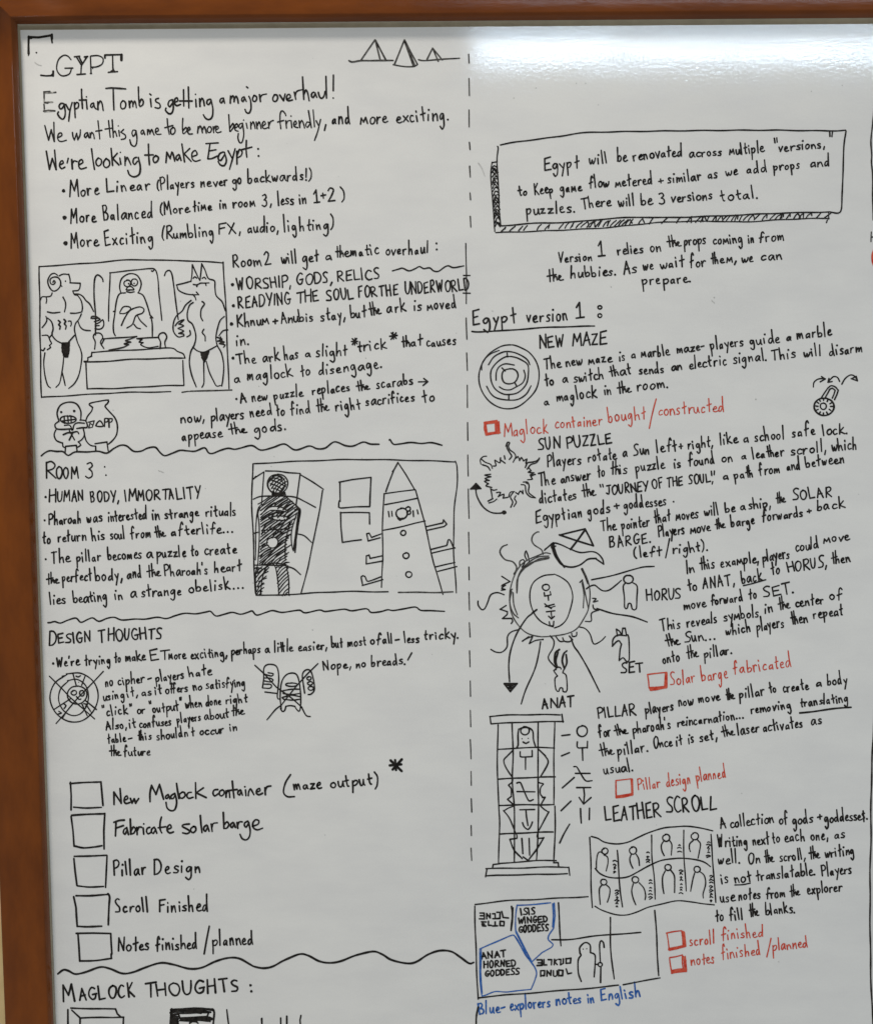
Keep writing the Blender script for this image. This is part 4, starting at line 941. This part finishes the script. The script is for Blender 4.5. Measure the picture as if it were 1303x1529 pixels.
for s_ in ('492 750 480 820 455 915 400 1050 370 1140', '680 725 700 780 730 820 790 920 862 1065', '812 362 930 335 1080 295 1140 280 1205 275', '845 542 940 570 1060 590 1158 627'):
    D('straight_ray', 'k', 'W2', s_, sun, w=2.6)
D('barge_sketch', 'k', 'W2', '''515 175 545 148 575 128 620 140 680 170 740 190 810 182 850 195 880 230 888 262;!888 262 840 228;840 228 790 232 740 265 680 280 620 265 590 220 575 170 560 150;w1.3 570 130 580 180 600 230 640 280;w1.2 560 135 572 190 600 240 630 268;
w1.3 575 130 565 165 580 175;!560 160 585 150;w1.2 !610 78 690 60 770 42 800 100 820 145 760 128 700 110 610 78;w1.3 !680 168 725 108 770 45;520 170 540 155''', label='small sailing barge riding on the rim of the big sun', w=2.7)
D('falcon_god_sketch', 'k', 'W2', 'o 1042 357 29 26;1025 378 1008 400 1015 470 1018 535 1034 540 1042 512 1058 512 1068 545 1092 542 1095 470 1095 400 1065 378', w=2.6, label='small rounded figure beside the word HORUS')
D('eared_god_sketch', 'k', 'W2', '!965 670 972 712;!965 670 985 682 1000 708 1006 664 1022 664 1030 706;1030 706 1042 722 1048 860 1030 870 1010 848 985 866;!985 866 990 800 998 765;998 765 985 745 968 750 940 778;940 778 945 735 975 708 1030 710', w=2.6, label='small long-snouted figure above the word SET')
D('horned_goddess_sketch', 'k', 'W2', 'w1.5 590 910 578 870 585 820 610 798;w1.3 598 910 588 870 602 815;w1.3 635 910 625 870 635 825 655 805;w1.2 640 918 655 880 650 830;585 925 592 908 615 912 620 922;590 925 575 932 598 965;598 965 582 985 588 1050 605 1060 612 1038 628 1040 630 1060 655 1055 652 960 632 945 640 920', w=2.5, label='small horned figure above the word ANAT')
T('k', [('W2', 38, 'HORUS@1155,1375,488')], "word 'HORUS'", 'handwritten_word', 2.7, slope=-.03)
T('k', [('W2', 36, 'SET@995,1138,944')], "word 'SET'", 'handwritten_word', 3.0, slope=-.05)
T('k', [('W2', 39, 'ANAT@500,708,1166')], "word 'ANAT'", 'handwritten_word', 3.0, slope=-.04)
T('k', [('W3', 37, 'In@245,295,212 this@322,410,192 example,@440,660,178 players@678,832,146 could@865,998,88'), ('W1', 36, 'move@1005,1170,690')], "line 'In this example, players could move'", slope=-.13)
h = T('k', [('W3', 37, 'to@255,310,312'), ('W3', 36, 'ANAT,@338,525,302'), ('W3', 36, 'back@560,682,270 to@728,778,222'), ('W3', 36, 'HORUS,@820,1048,205'), ('W3', 36, 'then@1068,1182,160')], "line 'to ANAT, back to HORUS, then'", slope=-.12)
D('underline', 'k', 'W3', '568 282 620 272 695 250', h, w=2.7)
T('k', [('W3', 34, 'move@232,362,420 forward@385,570,395 to@600,650,362'), ('W3', 36, 'SET@680,845,350')], "line 'move forward to SET.'", slope=-.12)
D('full_stop', 'k', 'W3', '. 848 322 7')
T('k', [('W3', 35, 'This@100,218,540 reveals@248,425,518 symbols@458,660,485 in@688,742,438 the@765,832,420 center@865,1030,406 of@1058,1138,366')], "line 'This reveals symbols in the center of'", slope=-.13)
T('k', [('W3', 36, 'the@130,225,626 Sun...@235,415,608 which@468,618,566 players@645,802,540 then@838,940,504 repeat@965,1140,470')], "line 'the Sun... which players then repeat'", slope=-.13)
T('k', [('W3', 35, 'onto@112,212,726 the@245,312,698 pillar.@345,508,694')], "line 'onto the pillar.'", slope=-.14)
check('W3', '25 788 75 782 130 775;!25 788 32 830 34 865;!130 775 130 820 126 855;34 862 80 858 126 852;w2.4 !129 780 128 858;w2.4 42 873 85 868 130 858;w1.6 !38 866 125 856', 'red checkbox beside the words Solar barge fabricated', w=2.2, **rb)
T('r', [('W3', 44, 'Solar@155,302,852 barge@332,488,825'), ('W3', 42, 'fabricated@512,845,785')], "red line 'Solar barge fabricated'", w=2.1, slope=-.12)

# ---------------------------------------------------------------- pillar
pil = D('pillar_sketch', 'k', 'W4', '''170 108 250 102 350 97 500 94 742 95;!170 110 178 168;178 170 350 160 560 152 768 152;!758 90 766 155;235 175 232 500 240 830 250 1000 240 1305;352 160 358 400 352 620 370 840 368 1050 370 1290;565 160 560 600 568 830 562 1050 548 1285;
697 160 692 500 690 825;700 840 700 1060 692 1300;238 375 400 368 560 362 695 365;238 620 400 612 550 604 705 603;250 833 450 830 692 827;248 1070 400 1060 550 1055 685 1050;
250 1308 400 1295 560 1285 712 1285;!190 1345 195 1318 250 1310;!690 1302 728 1302 732 1340;140 1350 400 1345 600 1338 812 1338;!148 1350 135 1415;!135 1408 400 1400 800 1392;!812 1338 822 1402''', label='tall pillar drawn in stacked blocks that make up a body', w=2.6)
D('pillar_head', 'k', 'W4', '385 362 398 340 398 260 405 212;405 212 425 202 450 196 490 202 518 230 525 300 545 362;o 456 225 35 33;. 432 290 5;. 482 287 5;440 318 462 330 485 318', pil, w=2.6)
D('pillar_torso', 'k', 'W4', '!355 385 300 440;300 440 283 468 300 520 352 600;!565 378 620 430;620 430 645 468 635 510 580 600;417 395 418 425 430 438 515 438;!515 438 513 388;!460 440 462 540;355 620 350 645 322 668;322 668 345 700 346 760;!346 762 315 785 368 830;565 615 568 648 605 658;605 658 582 690 582 740 605 770;!600 770 622 768 585 830;388 652 415 648 435 690 460 745 490 795 525 785;!392 722 535 725', pil, w=2.6)
D('pillar_legs', 'k', 'W4', '!415 868 535 868;!465 870 470 930 480 1000;435 975 450 1010 482 1032 505 1005 518 970;365 838 320 855 283 878;283 878 330 940 375 1050;585 838 615 865 652 888;652 888 610 960 560 1050;375 1055 388 1080 388 1105;!388 1105 335 1112;335 1112 370 1200 432 1270;560 1055 552 1090 560 1102;!560 1102 608 1098;608 1098 550 1190 482 1285;!440 1255 482 1285;!432 1105 436 1170 438 1228;!490 1105 492 1238', pil, w=2.6)
for s_ in ('755 263 818 257', '755 432 818 405', '758 693 858 605', '750 878 832 800', '740 1138 775 1065 820 988'):
    D('pointer_dash', 'k', 'W4', s_, w=2.7)
D('symbol', 'k', 'W4', 'o 922 228 42 45', w=2.9, label='ring, topmost of the five symbols beside the pillar')
D('symbol', 'k', 'W4', '882 315 880 345 888 365 925 366 962 364;!962 364 965 310;!922 370 925 465', w=2.8, label='forked symbol beside the pillar')
D('symbol', 'k', 'W4', '855 520 878 520 895 545 915 580 952 632 1002 632;!865 572 985 572', w=2.8, label='crossed zigzag symbol beside the pillar')
D('symbol', 'k', 'W4', '!878 688 990 690;!935 695 942 750 935 820;!898 768 935 825 995 772', w=2.8, label='downward arrow symbol beside the pillar')
D('symbol', 'k', 'W4', '!910 860 912 920 915 978;!982 855 978 950', w=2.8, label='two upright strokes, lowest of the five symbols')
T('k', [('W5', 32, 'PILLAR@68,240,220'), ('W5', 27, 'players@280,410,198 now@430,500,165 move@520,622,150 the@642,690,134 pillar@702,822,130 to@838,872,106 create@900,1018,102 a@1048,1078,78'), ('W5', 28, 'body@1098,1192,72')], "line 'PILLAR players now move the pillar to create a body'", slope=-.12)
h = T('k', [('W5', 28, "for@72,130,304 the@142,200,294 pharoah's@225,398,286"), ('W5', 26, 'reincarnation...@425,725,256 removing@755,940,198 translating@975,1195,168')], "line 'for the pharoah's reincarnation... removing translating'", slope=-.125)
D('underline', 'k', 'W5', '975 195 1080 182 1160 172 1205 168', h, w=3)
T('k', [('W5', 29, 'the@75,145,388 pillar.@155,298,384'), ('W5', 27, 'Once@318,408,354 it@420,450,342 is@475,500,332 set,@525,608,324 the@625,680,302 laser@695,795,294 activates@810,992,280 as@1025,1080,248')], "line 'the pillar. Once it is set, the laser activates as'", slope=-.13)
T('k', [('W5', 28, 'usual.@95,230,470')], "line 'usual.'", slope=-.12)
check('W5', '148 498 180 494 215 490;!148 500 150 575;!215 490 218 530 218 565;150 570 185 564 218 556;w1.6 !220 492 222 562;w2 152 574 190 570 222 562;w1 !146 505 148 560', 'red checkbox beside the words Pillar design planned', w=2.2, **rb)
T('r', [('W5', 31, 'Pillar@248,352,542 design@375,488,526 planned@510,648,504')], "red line 'Pillar design planned'", w=2.1, slope=-.12)

# ---------------------------------------------------------------- leather scroll
T('k', [('W5', 38, 'LEATHER@100,355,680 SCROLL@375,605,644')], "heading 'LEATHER SCROLL'", 'heading', 3.1, slope=-.06)
scr = D('scroll_sketch', 'k', 'W6', '''115 285 122 500 125 680 138 880;128 278 180 295 240 330 340 342 440 325 520 290 620 245 740 205 850 197 950 195 1060 208 1152 230;1138 262 1150 450 1168 650 1178 835;160 868 220 905 320 938 420 942 520 918 620 875 740 845 860 825 980 832 1080 850 1165 860;
160 550 200 595 270 625 360 630 440 618 520 580 620 525 720 480 830 465 920 466 1030 480 1090 500 1132 532;345 395 360 560 372 760 390 875;635 268 640 450 660 620 665 808;908 228 912 450 928 740''', label='wavy scroll ruled into eight panels with a rounded figure in each', w=2.5)
for head, body in (('o 243 402 26', '170 545 172 490 182 430 200 408 225 420;235 435 265 450 270 500 255 570'), ('o 480 398 30 32', '462 435 452 470 462 510 480 545;505 430 525 465 532 522'), ('o 760 290 30', '745 312 718 352 722 400 742 440;785 312 808 350 805 435'),
                   ('o 1002 277 31', '985 312 958 340 955 380 965 408;1025 310 1048 340 1040 400 1028 460'), ('o 233 665 25', '218 690 198 720 198 790 203 855;255 690 285 720 282 780 265 832'), ('o 500 645 27', '480 680 468 740 482 805 505 858;530 672 570 720 585 780 580 815'),
                   ('o 775 540 26', '750 570 728 620 730 700 742 762;795 560 830 610 833 680 830 750'), ('o 1022 557 26', '1000 585 985 640 968 742;1040 575 1080 610 1092 680 1072 760 1075 798')):
    D('scroll_figure', 'k', 'W6', head + ';' + body, scr, w=2.4)
for cx, ya, yb in ((325, 485, 590), (605, 415, 505), (873, 350, 425), (1118, 325, 450), (345, 735, 872), (628, 650, 795), (887, 565, 775), (1140, 612, 825)):
    q, y, s_ = [], ya, []
    while y < yb:
        a, b2 = RND.uniform(10, 22), RND.uniform(6, 12)
        s_.append('w.95 %f %f %f %f %f %f' % (cx - a + 4, y + b2 * .3, cx, y - 3, cx + a - 4, y + b2 * .5))
        if RND.random() < .45:
            s_.append('w.9 %f %f %f %f' % (cx + a - 5, y + b2 * .5, cx - RND.uniform(0, 12), y + b2 + 8))
        y += RND.uniform(22, 36)
    D('scroll_script', 'k', 'W6', ';'.join(s_), scr, w=2.4)
T('k', [('W8', 40, 'A@385,425,192'), ('W8', 38, 'collection@445,710,186 of@738,800,166 gods@818,945,168 +@970,998,146 goddesse$.@1010,1275,158')], "line 'A collection of gods + goddesses.'", slope=-.1)
T('k', [('W8', 39, 'Writing@370,552,306 next@580,682,290 to@698,745,278 each@772,900,272 one,@930,1038,264'), ('W8', 36, 'as@1070,1142,250')], "line 'Writing next to each one, as'", slope=-.09)
T('k', [('W8', 40, 'well.@370,508,408 On@552,632,404 the@650,712,396'), ('W8', 38, 'scroll,@742,900,388 the@918,998,374 writing@1015,1195,364')], "line 'well. On the scroll, the writing'", slope=-.065)
h = T('k', [('W8', 38, 'is@390,438,522 not@472,580,518 translatable.@600,960,504 Players@995,1180,478')], "line 'is not translatable. Players'", slope=-.08)
D('underline', 'k', 'W8', '470 530 520 528 562 520', h, w=2.7)
T('k', [('W8', 38, 'use@385,478,636 notes@495,630,624 from@660,778,614 the@800,872,598 explorer@908,1120,588')], "line 'use notes from the explorer'", slope=-.09)
T('k', [('W8', 39, 'to@355,408,748 fill@440,525,742 the@555,628,720 blanks.@655,838,710')], "line 'to fill the blanks.'", slope=-.08)
check('W8', '58 822 100 814 150 808;!60 822 68 865 75 915;!150 808 155 850 158 895;75 912 110 906 158 896;w2 !158 812 166 895;w1.6 !164 816 172 900;w2.2 76 920 120 912 170 900', 'red checkbox beside the words scroll finished', w=2.2, **rb)
T('r', [('W8', 38, 'scroll@200,355,897 finished@390,648,862')], "red line 'scroll finished'", w=2.2, slope=-.07)
check('W8', '78 968 115 962 155 952;!78 970 82 1010 88 1050;!155 952 155 1000 160 1038;88 1048 120 1042 160 1036;w1.2 !162 960 170 1040;w1.2 !170 962 178 1042;w1 !164 975 176 1030;w1 165 1000 178 985;w1.4 92 1054 130 1050 180 1040;w1.4 92 1064 130 1056 178 1050', 'lowest red checkbox, beside the words notes finished/planned', w=2.2, **rb)
T('r', [('W8', 38, 'notes@208,355,1016'), ('W8', 39, 'finished@392,635,980 planned@698,915,928')], "red line 'notes finished/planned'", w=2.2, slope=-.1)
D('slash', 'r', 'W8', '!688 852 662 965', w=2.4)

# ---------------------------------------------------------------- notes panel
np_ = D('notes_panel_sketch', 'k', 'W7', '''82 130 250 108 450 98 640 88 790 80;78 140 82 300 85 400 98 725;108 715 200 706 300 695 500 680 800 655 980 637;1010 632 1120 612 1240 592;1208 168 1215 280 1222 400 1230 575;602 120 606 200 612 300 620 388;
560 352 680 348 820 330 940 318 1118 306;928 212 928 350 935 450 952 598;w1.2 310 142 316 200 306 292;318 150 314 250''', label='ruled notes panel at the bottom with blue outlined scraps and a cloaked figure', w=2.6)
D('mirrored_script', 'k', 'W7', '''!112 185 138 185 140 222 108 220;!112 202 138 202;!152 220 152 188 175 216 175 188;!190 188 206 188 206 220 190 220;!215 180 235 180 235 218 212 218;!248 175 256 212 288 214;!120 238 150 238;!128 240 128 264 148 266;!122 252 136 252;!165 236 165 262 182 262;
!205 240 205 262;!190 263 222 263;!238 236 264 238 262 264 238 262 238 238''', np_, w=2.9)
D('mirrored_script', 'k', 'W7', '''!470 478 500 478 500 512 468 513;!474 495 498 495;!512 475 512 510 530 510;!540 475 562 475 560 508;!578 475 575 508;!592 475 578 490 594 508;!604 476 618 476 616 510;!632 472 632 500 618 508;!650 470 682 466 678 498 650 500 650 470;
!490 580 490 545 516 545 514 578 500 578;!530 578 530 545 553 575 555 545;!570 545 570 575;570 575 580 580 592 572 592 545;!605 578 605 540 632 542 630 575 612 575;!650 533 660 565 684 560''', np_, w=2.9)
D('blue_outline', 'b', 'W7', '345 133 450 130 555 120;!575 120 580 200 572 280;572 280 545 320 540 350 568 380 560 398;!560 398 500 430 435 490 400 430;400 430 345 325 333 290 335 200 345 133;!568 125 572 200 566 270;!340 300 430 480', np_, w=2.2)
D('blue_outline', 'b', 'W7', '112 408 200 370 300 325 320 322;320 322 345 350 400 450 440 500 465 555 455 600 430 660;430 662 350 672 280 680 210 675 160 692;160 692 130 702 120 690 110 550 108 410;!118 405 116 550 126 688;!332 330 410 462 446 515', np_, w=2.2)
T('k', [('W7', 23, 'ISIS@368,465,194'), ('W7', 23, 'WINGED@350,540,250 GODDESS@355,545,305')], 'small bold capitals ISIS WINGED GODDESS', 'panel_writing', 2.8, np_, slope=-.04)
T('k', [('W7', 23, 'ANAT@120,278,470 HORNED@135,342,527 GODDESS@142,362,580')], 'small bold capitals ANAT HORNED GODDESS', 'panel_writing', 2.8, np_, slope=-.06)
D('cloaked_figure', 'k', 'W7', '740 438 738 400 770 370 800 385 802 430;. 758 410 4;. 780 408 4;740 438 746 450 728 480 728 560 745 612;802 430 830 445 832 500 828 585;890 400 885 370 870 357 860 380 862 450 865 490;!868 520 868 618;o 865 507 13;!832 507 852 507', np_, w=2.7)
T('b', [('W7', 43, 'Blue-@105,275,822 explorers@300,560,796 notes@588,755,762 in@785,835,748'), ('W7', 42, 'English@870,1125,734')], "blue line 'Blue - explorers notes in English'", w=2.9, slope=-.09)

# ---------------------------------------------------------------- specks and smudges
for st_ in ('714 243 719 250 724 262', '52 92 56 95 62 97', '1062 448 1066 452', '236 702 244 705'):
    D('eraser_smudge', 's', 'P', st_, w=1.5)
k = Ink()
for i in range(46):
    k.dot(RND.uniform(60, 1290), RND.uniform(70, 1500), RND.uniform(.4, 1.0))
for x, y in ((860, 124), (874, 124), (893, 156), (1211, 136), (1257, 127), (767, 146), (1066, 444), (912, 428), (800, 131), (1128, 596)):
    k.dot(x, y, 1.1)
k.build('ink_specks', 's', board, 'faint specks scattered over the white surface', 'stuff')

for me in bpy.data.meshes:
    me.validate()
print('objects', len(bpy.data.objects), 'tris', sum(len(p.vertices) - 2 for o in bpy.data.objects if o.type == 'MESH' for p in o.data.polygons))
